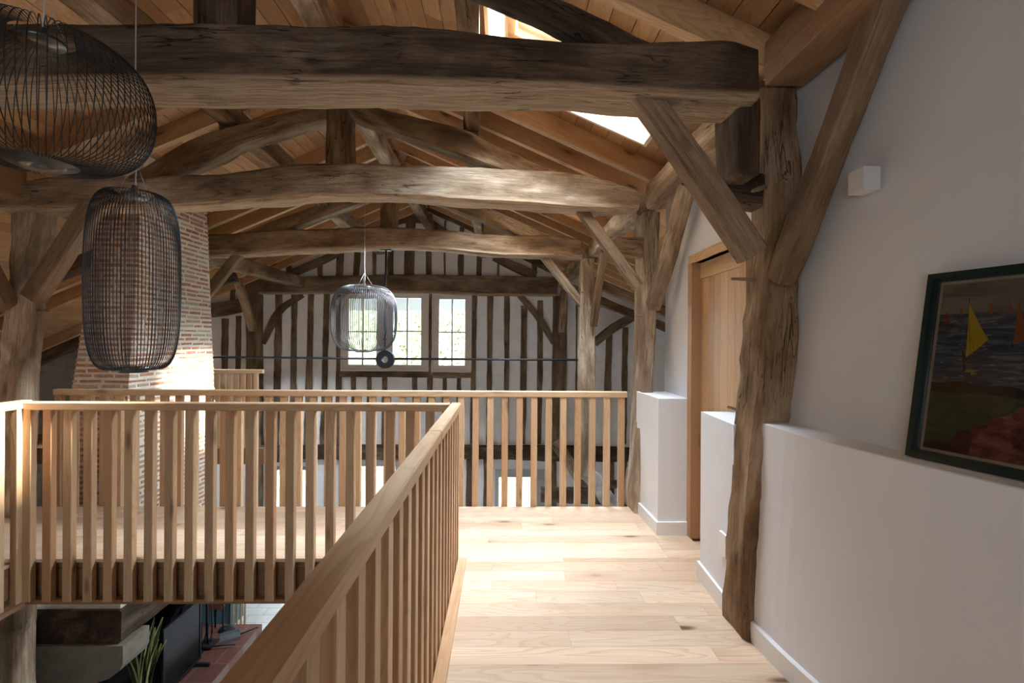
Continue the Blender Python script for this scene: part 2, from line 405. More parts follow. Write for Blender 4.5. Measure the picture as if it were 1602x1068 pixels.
for k in range(6): mb.prism([(-1.56, -3+k*2.1, zr-.02), (-1.4, -3+k*2.1, zr+.02), (-1.24, -3+k*2.1, zr-.02), (-1.24, -3+k*2.1, zr+.26), (-1.56, -3+k*2.1, zr+.26)], (0, 1, 0), 2.1, random.random())
tag(mb.build('ceiling', M['roof']), kind='structure')
# outer roof covering, closes seams between boards
mb = MB()
def cover(X0, X1, y0, y1):
    vs_ = [slope_pt(X, y, u) for y in (y0, y1) for X in (X0, X1) for u in (RAFT+.19, RAFT+.26)]
    mb.add(vs_, [(0, 1, 3, 2), (4, 6, 7, 5), (0, 4, 5, 1), (2, 3, 7, 6), (0, 2, 6, 4), (1, 5, 7, 3)])
cover(-8.0, LFILL[0], -3.1, 9.7); cover(LFILL[1], -1.4, -3.1, 9.7); cover(LFILL[0], LFILL[1], -3.1, LFILL[2]); cover(LFILL[0], LFILL[1], LFILL[3], 9.7); cover(-1.399, SKYX[0]-.03, -3.1, 9.7); cover(SKYX[1]+.03, 3.4, -3.1, 9.7)
for a, b in ((-3.1, SKY1[0]-.03), (SKY1[1]+.03, SKY2[0]-.03), (SKY2[1]+.03, 9.7)): cover(SKYX[0]-.03, SKYX[1]+.03, a, b)
tag(mb.build('ceiling_covering', flat('roof felt', (.05, .04, .04), .9)), kind='structure')

# ------------------------------------------------------------------ setting: walls
def cells(mb, xs, zs, holes, y0, y1, ax='y'):
    for i in range(len(xs)-1):
        for j in range(len(zs)-1):
            cx = (xs[i]+xs[i+1])/2; cz = (zs[j]+zs[j+1])/2
            if any(h[0] < cx < h[1] and h[2] < cz < h[3] for h in holes): continue
            if ax == 'y': mb.box((xs[i], y0, zs[j]), (xs[i+1], y1, zs[j+1]), 0, 0, (0, 0, 0))
            else: mb.box((y0, xs[i], zs[j]), (y1, xs[i+1], zs[j+1]), 0, 0, (0, 0, 0))
GY = 9.5
def gx(px): return at(px, 540, GY).x
def gz(py, px=700): return at(px, py, GY).z
gh = [(gx(534), gx(671), gz(580), gz(457)), (gx(676), gx(738), gz(581), gz(458)),
      (gx(426), gx(492), -2.7, gz(722)), (gx(532), gx(628), -2.7, gz(718)), (gx(776), gx(855), -2.7, gz(734))]
xs = sorted(set([-7.7, 3.2]+[v for h in gh for v in h[:2]])); zs = sorted(set([-2.7, 4.0]+[v for h in gh for v in h[2:]]))
mb = MB()
def gwall(poly_x, lo, hi):
    pass
for i in range(len(xs)-1):
    for j in range(len(zs)-1):
        cx = (xs[i]+xs[i+1])/2; cz = (zs[j]+zs[j+1])/2
        if any(h[0] < cx < h[1] and h[2] < cz < h[3] for h in gh): continue
        n = max(1, int((xs[i+1]-xs[i])/.4))
        for k in range(n):
            a = xs[i]+(xs[i+1]-xs[i])*k/n; b = xs[i]+(xs[i+1]-xs[i])*(k+1)/n
            z0, z1 = zs[j], zs[j+1]
            ta = min(z1, roofH(a)+EYE+.2); tb = min(z1, roofH(b)+EYE+.2)
            if j < len(zs)-2: ta = tb = z1
            v = [(a, GY, z0), (b, GY, z0), (b, GY, max(z0+.001, tb)), (a, GY, max(z0+.001, ta))]
            mb.prism(v, (0, 1, 0), .18)
tag(mb.build('wall_back', M['gable']), kind='structure')
mb = MB(); mb.box((-7.85, -3.1, -2.7), (-7.65, 9.7, 1.4)); tag(mb.build('wall_left', M['stone']), kind='structure')
mb = MB(); cells(mb, [-7.8, -2.7, .3, 3.3], [-2.7, .95, 2.25, 4.2], [(-2.7, .3, .95, 2.25)], -3.1, -2.9); tag(mb.build('wall_front', M['white']), kind='structure')
mb = MB(); mb.box((3.2, 4.3, -2.7), (3.3, 9.6, 2.3)); mb.box((1.46, 4.22, -2.7), (3.3, 4.32, 2.3)); mb.box((1.46, -3.0, -2.7), (1.6, 4.3, -.21)); tag(mb.build('wall_side', M['gable']), kind='structure')
# upper right wall, leaning out slightly at the foot, running past the door
def strip_wall(name, prof, zrows, lean, mat, th=.12):
    """prof: (X,Y) along the wall; zrows heights; lean extra X per row"""
    vs_ = []; R = len(zrows); N = len(prof)
    for (X, Y) in prof:
        for z, l in zip(zrows, lean): vs_.append((X+l, Y, z))
        for z, l in zip(zrows, lean): vs_.append((X+l+th, Y, z))
    fs = []
    for i in range(N-1):
        for j in range(R-1):
            a = i*2*R+j; b = a+2*R; fs.append((a, a+1, b+1, b)); fs.append((a+R, b+R, b+R+1, a+R+1))
        a = i*2*R; b = a+2*R; fs.append((a, b, b+R, a+R)); fs.append((a+R-1, a+2*R-1, b+2*R-1, b+R-1))
    for a in (0, (N-1)*2*R):
        for j in range(R-1): fs.append((a+j, a+R+j, a+R+j+1, a+j+1))
    sm = [False]*len(fs)
    return tag(link(name, vs_, fs, mat, None, vs_, None, sm), kind='structure')
LEDGE = EYE-.385
def smoothprof(p, n=5):
    o = []
    for i in range(len(p)-1):
        a, b, c, d = [Vector(p[k]) for k in (max(i-1, 0), i, i+1, min(i+2, len(p)-1))]
        for j in range(n): o.append(tuple(cat(a, b, c, d, j/n)))
    return o+[p[-1]]
UPW = smoothprof([(1.385, 2.75), (1.385, 2.27), (1.43, 1.72), (1.505, 1.38), (1.60, .9), (1.70, 0), (1.75, -2.95)])
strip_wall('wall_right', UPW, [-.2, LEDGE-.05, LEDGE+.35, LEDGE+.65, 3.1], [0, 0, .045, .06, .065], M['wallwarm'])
KN = smoothprof([(1.228, 2.36), (1.25, 2.05), (1.32, 1.59), (1.385, 1.30), (1.48, .8), (1.60, 0), (1.65, -2.95)])
vs_ = []; 
for X, Y in KN:
    t_ = max(0, (Y-2.0)/.36)*.03
    vs_ += [(X, Y, 0), (X+t_, Y, LEDGE-.004), (X+t_+.004, Y, LEDGE), (X+.34, Y, LEDGE), (X+.34, Y, 0)]
fs = []
for i in range(len(KN)-1):
    a = i*5; b = a+5
    for k in range(4): fs.append((a+k, a+k+1, b+k+1, b+k))
    fs.append((a+4, a, b, b+4))
fs += [(4, 3, 2, 1, 0), tuple((len(KN)-1)*5+k for k in range(5))]
tag(link('wall_right_parapet', vs_, fs, M['white']), kind='structure')
vs_ = []
for X, Y in KN:
    vs_ += [(X-.016, Y, 0), (X-.016, Y, .092), (X-.004, Y, .10), (X+.02, Y, .10), (X+.02, Y, 0)]
fs2 = []
for i in range(len(KN)-1):
    a = i*5; b = a+5
    for k in range(4): fs2.append((a+k, a+k+1, b+k+1, b+k))
fs2 += [(4, 3, 2, 1, 0)]
tag(link('baseboard_right', vs_, fs2, M['skirt']), kind='structure')
# wall with the door, piers either side
DY0, DY1, DZ = 2.80, 3.62, 2.04
mb = MB(); cells(mb, [2.55, DY0, DY1, 4.22], [-.2, DZ, 3.0], [(DY0, DY1, -.2, DZ)], 1.415, 1.53, 'x')
tag(mb.build('wall_right_far', M['white']), kind='structure')
PZ = EYE-.425
mb = MB(); mb.prism([(1.20, 2.50, 0), (1.45, 2.50, 0), (1.45, 2.98, 0), (1.226, 2.98, 0)], (0, 0, 1), PZ); tag(mb.build('wall_pier_near', M['white']), kind='structure')
mb = MB(); mb.prism([(1.178, 3.65, 0), (1.45, 3.65, 0), (1.45, 4.2, 0), (1.162, 4.2, 0)], (0, 0, 1), PZ); tag(mb.build('wall_pier_far', M['white']), kind='structure')
mb = MB(); mb.prism([(1.162, 3.634, 0), (1.40, 3.634, 0), (1.40, 3.66, 0), (1.19, 3.66, 0), (1.175, 4.14, 0), (1.146, 4.14, 0)], (0, 0, 1), .098)
tag(mb.build('baseboard_far', M['skirt']), kind='structure')
mb = MB(); mb.prism([(1.186, 2.50, 0), (1.21, 2.50, 0), (1.235, 2.98, 0), (1.235, 2.996, 0), (1.21, 2.996, 0)], (0, 0, 1), .098)
tag(mb.build('baseboard_near', M['skirt']), kind='structure')

# door 1
d = empty('door_1', (1.45, DY1, 0)); tag(d, kind='structure')
def child(mb, name, mat, root):
    o = mb.build(name, mat, root); o.matrix_parent_inverse = Matrix.Translation(-root.location); return o
mb = MB(); mb.box((1.395, DY1-.045, 0), (1.50, DY1+.03, DZ+.0), 2, .1); mb.box((1.395, DY0-.03, 0), (1.50, DY0+.045, DZ), 2, .5); mb.box((1.395, DY0-.03, DZ), (1.50, DY1+.03, DZ+.06), 1, .3)
child(mb, 'door_frame', M['door'], d)
mb = MB(); y = DY0+.05; ws = []
while y < DY1-.05:
    ye = min(y+.098, DY1-.048); mb.box((1.462, y, .012), (1.495, ye-.0015, DZ-.12), 2, random.random()); y = ye
mb.box((1.458, DY0+.048, DZ-.118), (1.495, DY1-.048, DZ-.004), 1, .15)
child(mb, 'door_leaf', M['door'], d)
mb = MB(); mb.box((1.45, DY0+.07, 1.0), (1.462, DY0+.11, 1.18)); mb.tube([(1.455, DY0+.09, 1.05), (1.41, DY0+.09, 1.05), (1.405, DY0+.2, 1.05)], .009, 8)
child(mb, 'door_handle', M['disc'], d)
mb = MB(); mb.box((1.54, 2.6, -.2), (1.60, 3.8, 2.3)); tag(mb.build('light_block_behind_door', M['white']), kind='structure')  # added panel, unseen, stops light leaking under the door leaf

# ------------------------------------------------------------------ windows
def slopebox(mb, X0, X1, y0, y1, u0, u1, tint=.2, ax=1):
    vs_ = [slope_pt(X, y, u) for y in (y0, y1) for X in (X0, X1) for u in (u0, u1)]
    gs = [((v.y, v.x, v.z) if ax == 1 else (v.x, v.y, v.z)) for v in vs_]
    mb.add(vs_, [(0, 1, 3, 2), (4, 6, 7, 5), (0, 4, 5, 1), (2, 3, 7, 6), (0, 2, 6, 4), (1, 5, 7, 3)], gs, tint)
M['lining'] = pine('pale lining', (.80, .70, .56), (.74, .63, .48), (.6, .45, .3), vary=.2, knots=.4)
for idx, (a, b, x0, x1) in enumerate(((*SKY1, *SKYX), (*SKY2, *SKYX), (LFILL[2], LFILL[3], LFILL[0], LFILL[1]))):  # last entry is the added, unseen left-slope window
    root = empty('window_%d' % (idx+5), slope_pt((x0+x1)/2, (a+b)/2, .2)); tag(root, kind='structure')  # window_7 is the added, unseen left-slope window
    mb = MB(); t = .025
    slopebox(mb, x0-t, x1+t, a-t, a, RAFT-.12, RAFT+.27, .1, 0); slopebox(mb, x0-t, x1+t, b, b+t, RAFT-.12, RAFT+.27, .2, 0)
    slopebox(mb, x0-t, x0, a, b, RAFT-.12, RAFT+.27, .3); slopebox(mb, x1, x1+t, a, b, RAFT-.12, RAFT+.27, .4)
    child(mb, 'window_lining', M['lining'], root)
    mb = MB(); u0, u1 = RAFT+.2, RAFT+.26; t = .05
    slopebox(mb, x0, x1, a, a+t, u0, u1, .1, 0); slopebox(mb, x0, x1, b-t, b, u0, u1, .2, 0); slopebox(mb, x0, x0+t, a+t, b-t, u0, u1, .3); slopebox(mb, x1-t, x1, a+t, b-t, u0, u1, .4)
    child(mb, 'window_frame', M['door'], root)
    mb = MB(); slopebox(mb, x0+t, x1-t, a+t, b-t, u0+.025, u0+.031); child(mb, 'window_pane', M['glass'], root)
def casement(name, x0, x1, y0, y1, nv, nh, mat, px0, px1, py0, py1, solid=0):
    """window with outer px box and glass px box on the gable plane"""
    X0, X1, Z0, Z1 = gx(x0), gx(x1), gz(y1, x0), gz(y0, x0)
    root = empty(name, ((X0+X1)/2, GY, Z0)); tag(root, kind='structure')
    yf = GY-.05
    f = MB(); o = .014
    f.box((X0, yf, Z0), (X0+.03, GY+.1, Z1)); f.box((X1-.03, yf, Z0), (X1, GY+.1, Z1)); f.box((X0+.03, yf, Z1-.03), (X1-.03, GY+.1, Z1)); f.box((X0+.03, yf, Z0), (X1-.03, GY+.1, Z0+.03))
    child(f, 'window_frame', mat, root)
    a, b, c, d_ = gx(px0), gx(px1), gz(py1, px0), gz(py0, px0); f = MB(); y1_ = GY-.025; y2_ = GY+.06
    c = max(c, Z0+.05)
    f.box((X0+.031, y1_, Z0+.031), (a, y2_, Z1-.031)); f.box((b, y1_, Z0+.031), (X1-.031, y2_, Z1-.031)); f.box((a, y1_, Z0+.031), (b, y2_, c)); f.box((a, y1_, d_), (b, y2_, Z1-.031))
    child(f, 'window_sash', mat, root)
    f = MB()
    for k in range(1, nv): xx = a+(b-a)*k/nv; f.box((xx-.014, GY, c), (xx+.014, GY+.05, d_))
    for k in range(1, nh): zz = c+(d_-c)*k/nh; f.box((a, GY+.001, zz-.013), (b, GY+.049, zz+.013))
    if nv > 1 or nh > 1: child(f, 'glazing_bar', mat, root)
    f = MB(); f.box((a, GY+.02, c), (b, GY+.026, d_)); child(f, 'window_pane', M['glass'], root)
casement('window_1', 534, 601.5, 457, 580, 2, 2, M['winframe'], 545, 589.5, 467, 570)
casement('window_2', 602.5, 671, 457, 580, 2, 2, M['winframe'], 615, 659, 466, 570)
casement('window_3', 676, 738, 458, 581, 2, 2, M['winframe'], 687, 727.5, 468, 571)
def frenchdoor(name, x0, x1, ytop, gl, gt):
    X0, X1, Z1 = gx(x0), gx(x1), gz(ytop, x0); root = empty(name, ((X0+X1)/2, GY, -2.7)); tag(root, kind='structure')
    f = MB(); f.box((X0, GY-.04, -2.7), (X0+.06, GY+.1, Z1)); f.box((X1-.06, GY-.04, -2.7), (X1, GY+.1, Z1)); f.box((X0+.06, GY-.04, Z1-.08), (X1-.06, GY+.1, Z1))
    child(f, 'door_frame', M['linen'], root)
    f = MB(); p = MB(); xsg = [X0+.06]
    g = [(gx(a), gx(b)) for a, b in gl]; T = gz(gt, x0)
    prev = X0+.061
    for a, b in g:
        f.box((prev, GY, -2.69), (a, GY+.06, Z1-.081)); f.box((a, GY, T), (b, GY+.06, Z1-.081)); f.box((a, GY, -2.69), (b, GY+.06, -2.45)); p.box((a, GY+.02, -2.45), (b, GY+.026, T)); prev = b
    f.box((prev, GY, -2.69), (X1-.061, GY+.06, Z1-.081))
    child(f, 'door_leaf', M['linen'], root); child(p, 'door_pane', M['glass'], root)
frenchdoor('door_2', 426, 492, 722, [(432, 454), (462, 486)], 735)
frenchdoor('door_3', 532, 628, 718, [(541, 574), (584, 620)], 729)
frenchdoor('door_4', 776, 855, 734, [(782, 833)], 746)
# rear gable window, unseen, added to go with the rear fill light
root = empty('window_4', (-1.2, -3.0, .95)); tag(root, kind='structure')  # window_4 is the added, unseen rear window
f = MB(); f.box((-2.7, -3.08, .95), (-2.63, -2.92, 2.25)); f.box((.23, -3.08, .95), (.3, -2.92, 2.25)); f.box((-2.63, -3.08, 2.18), (.23, -2.92, 2.25)); f.box((-2.63, -3.08, .95), (.23, -2.92, 1.02)); f.box((-1.24, -3.06, 1.02), (-1.16, -2.94, 2.18))
child(f, 'window_frame', M['winframe'], root)  # frame of the added rear window

# ------------------------------------------------------------------ chimney of thin bricks, fireplace below
def chim(z):      # footprint corners at height z: x0,x1,y0,y1
    t = (z-.9)/1.6; t = max(-.1, min(1.4, t))
    return (-4.02+.17*t, -3.50+.045*t, 4.60+.07*t, 5.95-.20*t)
ch = empty('chimney_stack', (-3.76, 5.27, -.95)); tag(ch, 'tapering chimney stack of thin red bricks rising from the fireplace', 'chimney')
mb = MB(); Z0c, Z1c = -.95, 3.22
zsC = [Z0c, .9, 3.14, Z1c]
def quad(z): a, b, c, e = chim(z); return [(a, c, z), (b, c, z), (b, e, z), (a, e, z)]
for i in range(3):
    q = quad(zsC[i])+quad(zsC[i+1]); mb.add(q, [(0, 1, 5, 4), (1, 2, 6, 5), (2, 3, 7, 6), (3, 0, 4, 7), (4, 5, 6, 7), (3, 2, 1, 0)])
child(mb, 'mortar_core', M['mortar'], ch)
mb = MB(); z = Z0c+.01; row = 0; rnd = random.Random(3)
def brick(mb, p, q, nrm, z, h, o):
    """brick from p to q along the face, standing o proud of it"""
    t = rnd.random(); j = lambda s_: rnd.uniform(-s_, s_)
    u = (q-p); L = u.length; u.normalize(); back = -nrm*.03; z0, z1 = z+j(.004), z+h+j(.004); k = j(.005)
    P = []
    for s_, zz in ((0, z0), (0, z1), (L, z1+k), (L, z0+k)):
        e = .004 if zz in (z0,) else .003
        P.append(p+u*s_+Vector((0, 0, zz-p.z)))
    ins = []
    cz = sum((v.z for v in P))/4; cc = sum(P, Vector())/4
    for v in P:
        ins.append(v + (cc-v)*Vector((.0, 0, 0)).length + nrm*(o+j(.002)) - u*(.004 if (v-cc).dot(u) > 0 else -.004) + Vector((0, 0, -.003 if v.z > cz else .003)))
    vs_ = [v+back for v in P]+[v+nrm*o*.35 for v in P]+ins
    fs = []
    for a in (0, 4):
        for i in range(4): fs.append((a+i, a+(i+1) % 4, a+4+(i+1) % 4, a+4+i))
    fs.append((8, 9, 10, 11))
    off = rnd.random()*9
    mb.add(vs_, fs, [(v.dot(u)+off, v.z+off, v.dot(nrm)) for v in vs_], t)
while z < 3.0:
    a, b, c, e = chim(z); h = rnd.uniform(.021, .029)
    for side in range(3):
        p, q, nr = ((Vector((a, c, z)), Vector((b, c, z)), Vector((0, -1, 0))), (Vector((b, c, z)), Vector((b, e, z)), Vector((1, 0, 0))), (Vector((a, e, z)), Vector((a, c, z)), Vector((-1, 0, 0))))[side]
        L = (q-p).length; u = (q-p).normalized(); s_ = 0.0 if (row+side) % 2 else -.1
        first = True
        while s_ < L-.03:
            bl = rnd.uniform(.13, .24); aa = max(s_, -.006); bb = min(s_+bl, L+.006)
            if bb-aa > .03: brick(mb, p+u*aa, p+u*bb, nr, z, h, rnd.uniform(.003, .010))
            s_ += bl+rnd.uniform(.018, .034)
    z += .0495; row += 1
child(mb, 'brickwork', M['brick'], ch)
# fireplace hood beam and stone corbel
fp = empty('fireplace', (-3.9, 5.3, -2.7)); tag(fp, 'open fireplace with stone corbels and black sooty hearth recess under the chimney', 'fireplace')
mb = MB(); mb.box((-4.75, 4.5, -2.7), (-4.4, 6.2, -.97)); mb.box((-4.4, 6.0, -2.35), (-3.9, 6.2, -1.33)); mb.box((-4.4, 4.62, -2.35), (-4.0, 4.8, -1.33))
mb.box((-4.4, 4.8, -2.349), (-3.62, 6.0, -2.335)); child(mb, 'firebox', M['soot'], fp)
o = loft4('mantel_beam', [[(-4.42, 4.50, -1.33), (-4.42, 4.50, -1.03), (-3.47, 4.50, -1.03), (-3.47, 4.50, -1.33)], [(-4.42, 6.2, -1.33), (-4.42, 6.2, -1.03), (-3.47, 6.2, -1.03), (-3.47, 6.2, -1.33)]], M['olddark'], rough=.012, wane=.02)
o.parent = fp; o.matrix_parent_inverse = Matrix.Translation(-fp.location)
mb = MB(); mb.box((-4.35, 4.53, -1.03), (-3.50, 6.15, -.985)); mb.box((-4.3, 4.56, -.985), (-3.48, 6.1, -.95)); child(mb, 'mantel_shelf', M['mortar'], fp)
for y0, y1, cm in ((4.47, 4.80, 'stone'), (5.85, 5.99, 'soot')):
    mb = MB(); mb.prism([(-4.39, y0, -2.35), (-4.39, y0, -1.335), (-3.43, y0, -1.335), (-3.43, y0, -1.50), (-3.46, y0, -1.56), (-3.55, y0, -1.63), (-3.70, y0, -1.68), (-3.84, y0, -1.74), (-3.92, y0, -1.86), (-3.95, y0, -2.0), (-3.95, y0, -2.35)], (0, 1, 0), y1-y0)
    child(mb, 'corbel', M[cm], fp)
mb = MB(); mb.box((-4.4, 4.3, -2.7), (-3.20, 6.56, -2.35)); tag(mb.build('hearth_platform', M['terra']), 'raised hearth platform of red terracotta tiles below the chimney', 'hearth')
mb = MB(); mb.box((-4.34, 4.38, -2.7), (-4.20, 4.465, -.24)); tag(mb.build('wall_fireplace', M['white']), kind='structure')

# ------------------------------------------------------------------ roof timbers
GT = 'old oak roof trusses'
def T(o, label, catg, group=None): return tag(o, label, catg, group)
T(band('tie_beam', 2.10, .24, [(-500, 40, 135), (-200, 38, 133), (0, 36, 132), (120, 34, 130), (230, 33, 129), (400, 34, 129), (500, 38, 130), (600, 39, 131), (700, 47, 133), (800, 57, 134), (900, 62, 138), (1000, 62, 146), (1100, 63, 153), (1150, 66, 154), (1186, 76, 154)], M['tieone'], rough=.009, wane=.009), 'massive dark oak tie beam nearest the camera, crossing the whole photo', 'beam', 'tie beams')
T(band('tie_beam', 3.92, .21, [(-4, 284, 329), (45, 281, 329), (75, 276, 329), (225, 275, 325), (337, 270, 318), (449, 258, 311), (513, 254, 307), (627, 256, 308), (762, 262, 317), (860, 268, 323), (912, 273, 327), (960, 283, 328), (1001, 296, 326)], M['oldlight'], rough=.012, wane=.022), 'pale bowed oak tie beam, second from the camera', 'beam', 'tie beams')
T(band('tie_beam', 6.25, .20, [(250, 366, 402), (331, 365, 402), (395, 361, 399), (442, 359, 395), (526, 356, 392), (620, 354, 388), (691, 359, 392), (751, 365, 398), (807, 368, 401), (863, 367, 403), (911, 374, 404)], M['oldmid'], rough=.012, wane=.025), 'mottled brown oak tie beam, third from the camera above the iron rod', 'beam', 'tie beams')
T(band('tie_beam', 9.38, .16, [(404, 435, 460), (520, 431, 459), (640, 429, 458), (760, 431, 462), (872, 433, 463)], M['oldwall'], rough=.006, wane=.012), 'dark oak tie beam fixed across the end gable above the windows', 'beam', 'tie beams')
# principal rafters
def principal(Yf, X0, X1, hfoot, slope, th, depth, mat, **k):
    """top-edge height hfoot (above eye) at X0, rising by slope to X1"""
    secs = []
    for i in range(7):
        X = X0+(X1-X0)*i/6; h = hfoot+abs(X-X0)*slope + EYE + math.sin(i/6*3.1)*.02
        secs.append([Vector((X, Yf, h-th)), Vector((X, Yf, h)), Vector((X, Yf+depth, h)), Vector((X, Yf+depth, h-th))])
    return loft4('principal_rafter', secs, mat, **k)
PG = 'principal rafters of the trusses'
T(principal(2.12, .86, -1.2, 1.22, .435, .13, .11, M['olddark'], rough=.008), 'dark principal rafter rising left from the nearest tie beam, right side', 'beam', PG)
T(principal(2.12, -3.7, -1.36, 1.20, .42, .18, .2, M['olddark'], rough=.008), 'dark principal rafter above the nearest tie beam, left side behind the big lamp', 'beam', PG)
T(band('principal_rafter', 3.96, .17, [(200, 272, 312), (240, 250, 296), (281, 226, 270), (337, 204, 245), (375, 193, 225), (440, 178, 204), (511, 161, 182)], M['oldmid'], rough=.010), 'curved brown principal rafter of the second truss, left of its king post', 'beam', PG)
T(band('principal_rafter', 3.96, .17, [(545, 154, 178), (590, 167, 198), (656, 184, 219), (725, 203, 243), (790, 231, 268), (856, 261, 292), (905, 280, 300)], M['oldmid'], rough=.010), 'curved brown principal rafter of the second truss, right of its king post', 'beam', PG)
T(principal(6.28, -3.45, -1.55, 1.32, .376, .17, .17, M['oldmid'], rough=.010), 'brown principal rafter of the third truss, left slope', 'beam', PG)
T(principal(6.28, .75, -1.4, 1.32, .376, .17, .17, M['oldmid'], rough=.010), 'brown principal rafter of the third truss, right slope', 'beam', PG)
# king posts
def upw(name, X, Y, w_, d_, h0, h1, mat, **k): return loft4(name, [[Vector((X-w_/2, Y, EYE+h)), Vector((X+w_/2, Y, EYE+h)), Vector((X+w_/2, Y+d_, EYE+h)), Vector((X-w_/2, Y+d_, EYE+h))] for h in (h0, (h0+h1)/2, h1)], mat, **k)
T(upw('king_post', -1.265, 2.13, .19, .19, 1.33, 2.5, M['olddark'], rough=.005), 'dark king post standing on the nearest tie beam', 'post', 'king posts')
T(upright('king_post', 3.96, .15, [(509, 549, 256), (510, 548, 210), (511, 549, 100), (511, 549, 40)], M['oldmid'], rough=.006), 'short brown king post on the second tie beam from the camera', 'post', 'king posts')
T(upright('king_post', 6.29, .15, [(594, 620, 356), (595, 620, 330), (596, 620, 235)], M['oldmid'], rough=.006), 'short brown king post on the third tie beam, above the iron hanger', 'post', 'king posts')
# purlins and ridge
def lengthw(name, X, Yr, h0, w_, ht, mat, X2=None, sag=0, **k):
    X2 = X if X2 is None else X2; ps = []
    for i in range(5):
        t = i/4; ps.append((X+(X2-X)*t, Yr[0]+(Yr[1]-Yr[0])*t, EYE+h0+ht/2+math.sin(t*3.14)*sag))
    return timber(name, ps, w_, ht, mat, side=(1, 0, 0), **k)
PU = 'roof purlins'
T(lengthw('purlin', -.17, (-1.5, 2.18), 1.76, .13, .18, M['oldmid'], -.19), 'old purlin of the right slope above the nearest tie beam', 'beam', PU)
T(lengthw('purlin', -.19, (2.2, 4.05), 1.74, .13, .19, M['oldmid'], -.26), 'old purlin of the right slope between first and second truss, beside the roof window', 'beam', PU)
T(lengthw('purlin', -.28, (4.07, 6.35), 1.70, .13, .19, M['oldmid'], -.36), 'old purlin of the right slope between second and third truss', 'beam', PU)
T(lengthw('purlin', -.37, (6.37, 9.5), 1.62, .13, .19, M['oldmid'], -.40), 'old purlin of the right slope reaching the end gable', 'beam', PU)
T(lengthw('purlin', -2.24, (-1.5, 2.18), 1.76, .18, .2, M['oldmid'], -2.24), 'old purlin of the left slope above the nearest tie beam', 'beam', PU)
T(lengthw('purlin', -2.24, (2.2, 4.05), 1.76, .18, .2, M['oldmid'], -2.26), 'old purlin of the left slope between first and second truss', 'beam', PU)
T(lengthw('purlin', -2.28, (4.07, 6.35), 1.72, .16, .2, M['oldmid'], -2.32), 'old purlin of the left slope between second and third truss', 'beam', PU)
T(lengthw('purlin', -2.34, (6.37, 9.5), 1.68, .16, .2, M['oldmid'], -2.4), 'old purlin of the left slope reaching the end gable', 'beam', PU)
T(lengthw('ridge_beam', -1.26, (2.3, 4.0), 2.16, .17, .18, M['oldlight'], -1.36, .03), 'knotty ridge beam between first and second king posts', 'beam', 'ridge beams')
T(lengthw('ridge_beam', -1.37, (4.12, 6.3), 2.13, .16, .18, M['oldlight'], -1.42, -.04), 'knotty pale ridge beam between second and third king posts', 'beam', 'ridge beams')
T(lengthw('ridge_beam', -1.42, (6.45, 9.5), 2.13, .16, .18, M['oldmid'], -1.42), 'ridge beam running from the third king post to the gable', 'beam', 'ridge beams')
# wall plates
WP = 'eaves plates'
T(timber('wall_plate', [(1.345, -2.0, EYE+1.34), (1.345, .3, EYE+1.34), (1.338, 2.30, EYE+1.335)], .19, .21, M['newoak'], (1, 0, 0), rough=.003, wane=.006), 'reddish new timber eaves plate at top right, resting on the near post', 'beam', WP)
T(timber('wall_plate', [(1.30, 2.42, EYE+1.225), (1.27, 3.2, EYE+1.23), (1.285, 4.05, EYE+1.22)], .18, .20, M['oldlight'], (1, 0, 0), rough=.010), 'pale cracked eaves plate between the near and second right posts', 'beam', WP)
T(timber('wall_plate', [(1.24, 4.2, EYE+1.20), (1.21, 5.2, EYE+1.22), (1.19, 6.3, EYE+1.20)], .17, .19, M['oldlight'], (1, 0, 0), rough=.010), 'pale eaves plate between second and third right posts', 'beam', WP)
T(timber('wall_plate', [(1.17, 6.42, EYE+1.16), (1.14, 8, EYE+1.17), (1.12, 9.45, EYE+1.16)], .17, .19, M['oldmid'], (1, 0, 0), rough=.010), 'old eaves plate between third right post and the gable', 'beam', WP)
T(timber('wall_plate', [(-3.92, -2, EYE+1.24), (-3.92, 1, EYE+1.24), (-3.92, 3.95, EYE+1.22)], .21, .22, M['newoak'], (1, 0, 0), rough=.003, wane=.006), 'reddish new eaves plate at the left edge, ending on the left post', 'beam', WP)
T(timber('wall_plate', [(-3.97, 4.15, EYE+1.20), (-3.97, 5.2, EYE+1.21), (-3.97, 6.3, EYE+1.2)], .19, .2, M['oldmid'], (1, 0, 0), rough=.008), 'eaves plate behind the left post and the chimney', 'beam', WP)
T(timber('wall_plate', [(-3.97, 6.3, EYE+1.10), (-3.97, 8.0, EYE+1.12), (-3.90, 9.45, EYE+1.10)], .19, .2, M['oldmid'], (1, 0, 0), rough=.008), 'eaves plate right of the chimney reaching the gable left post', 'beam', WP)

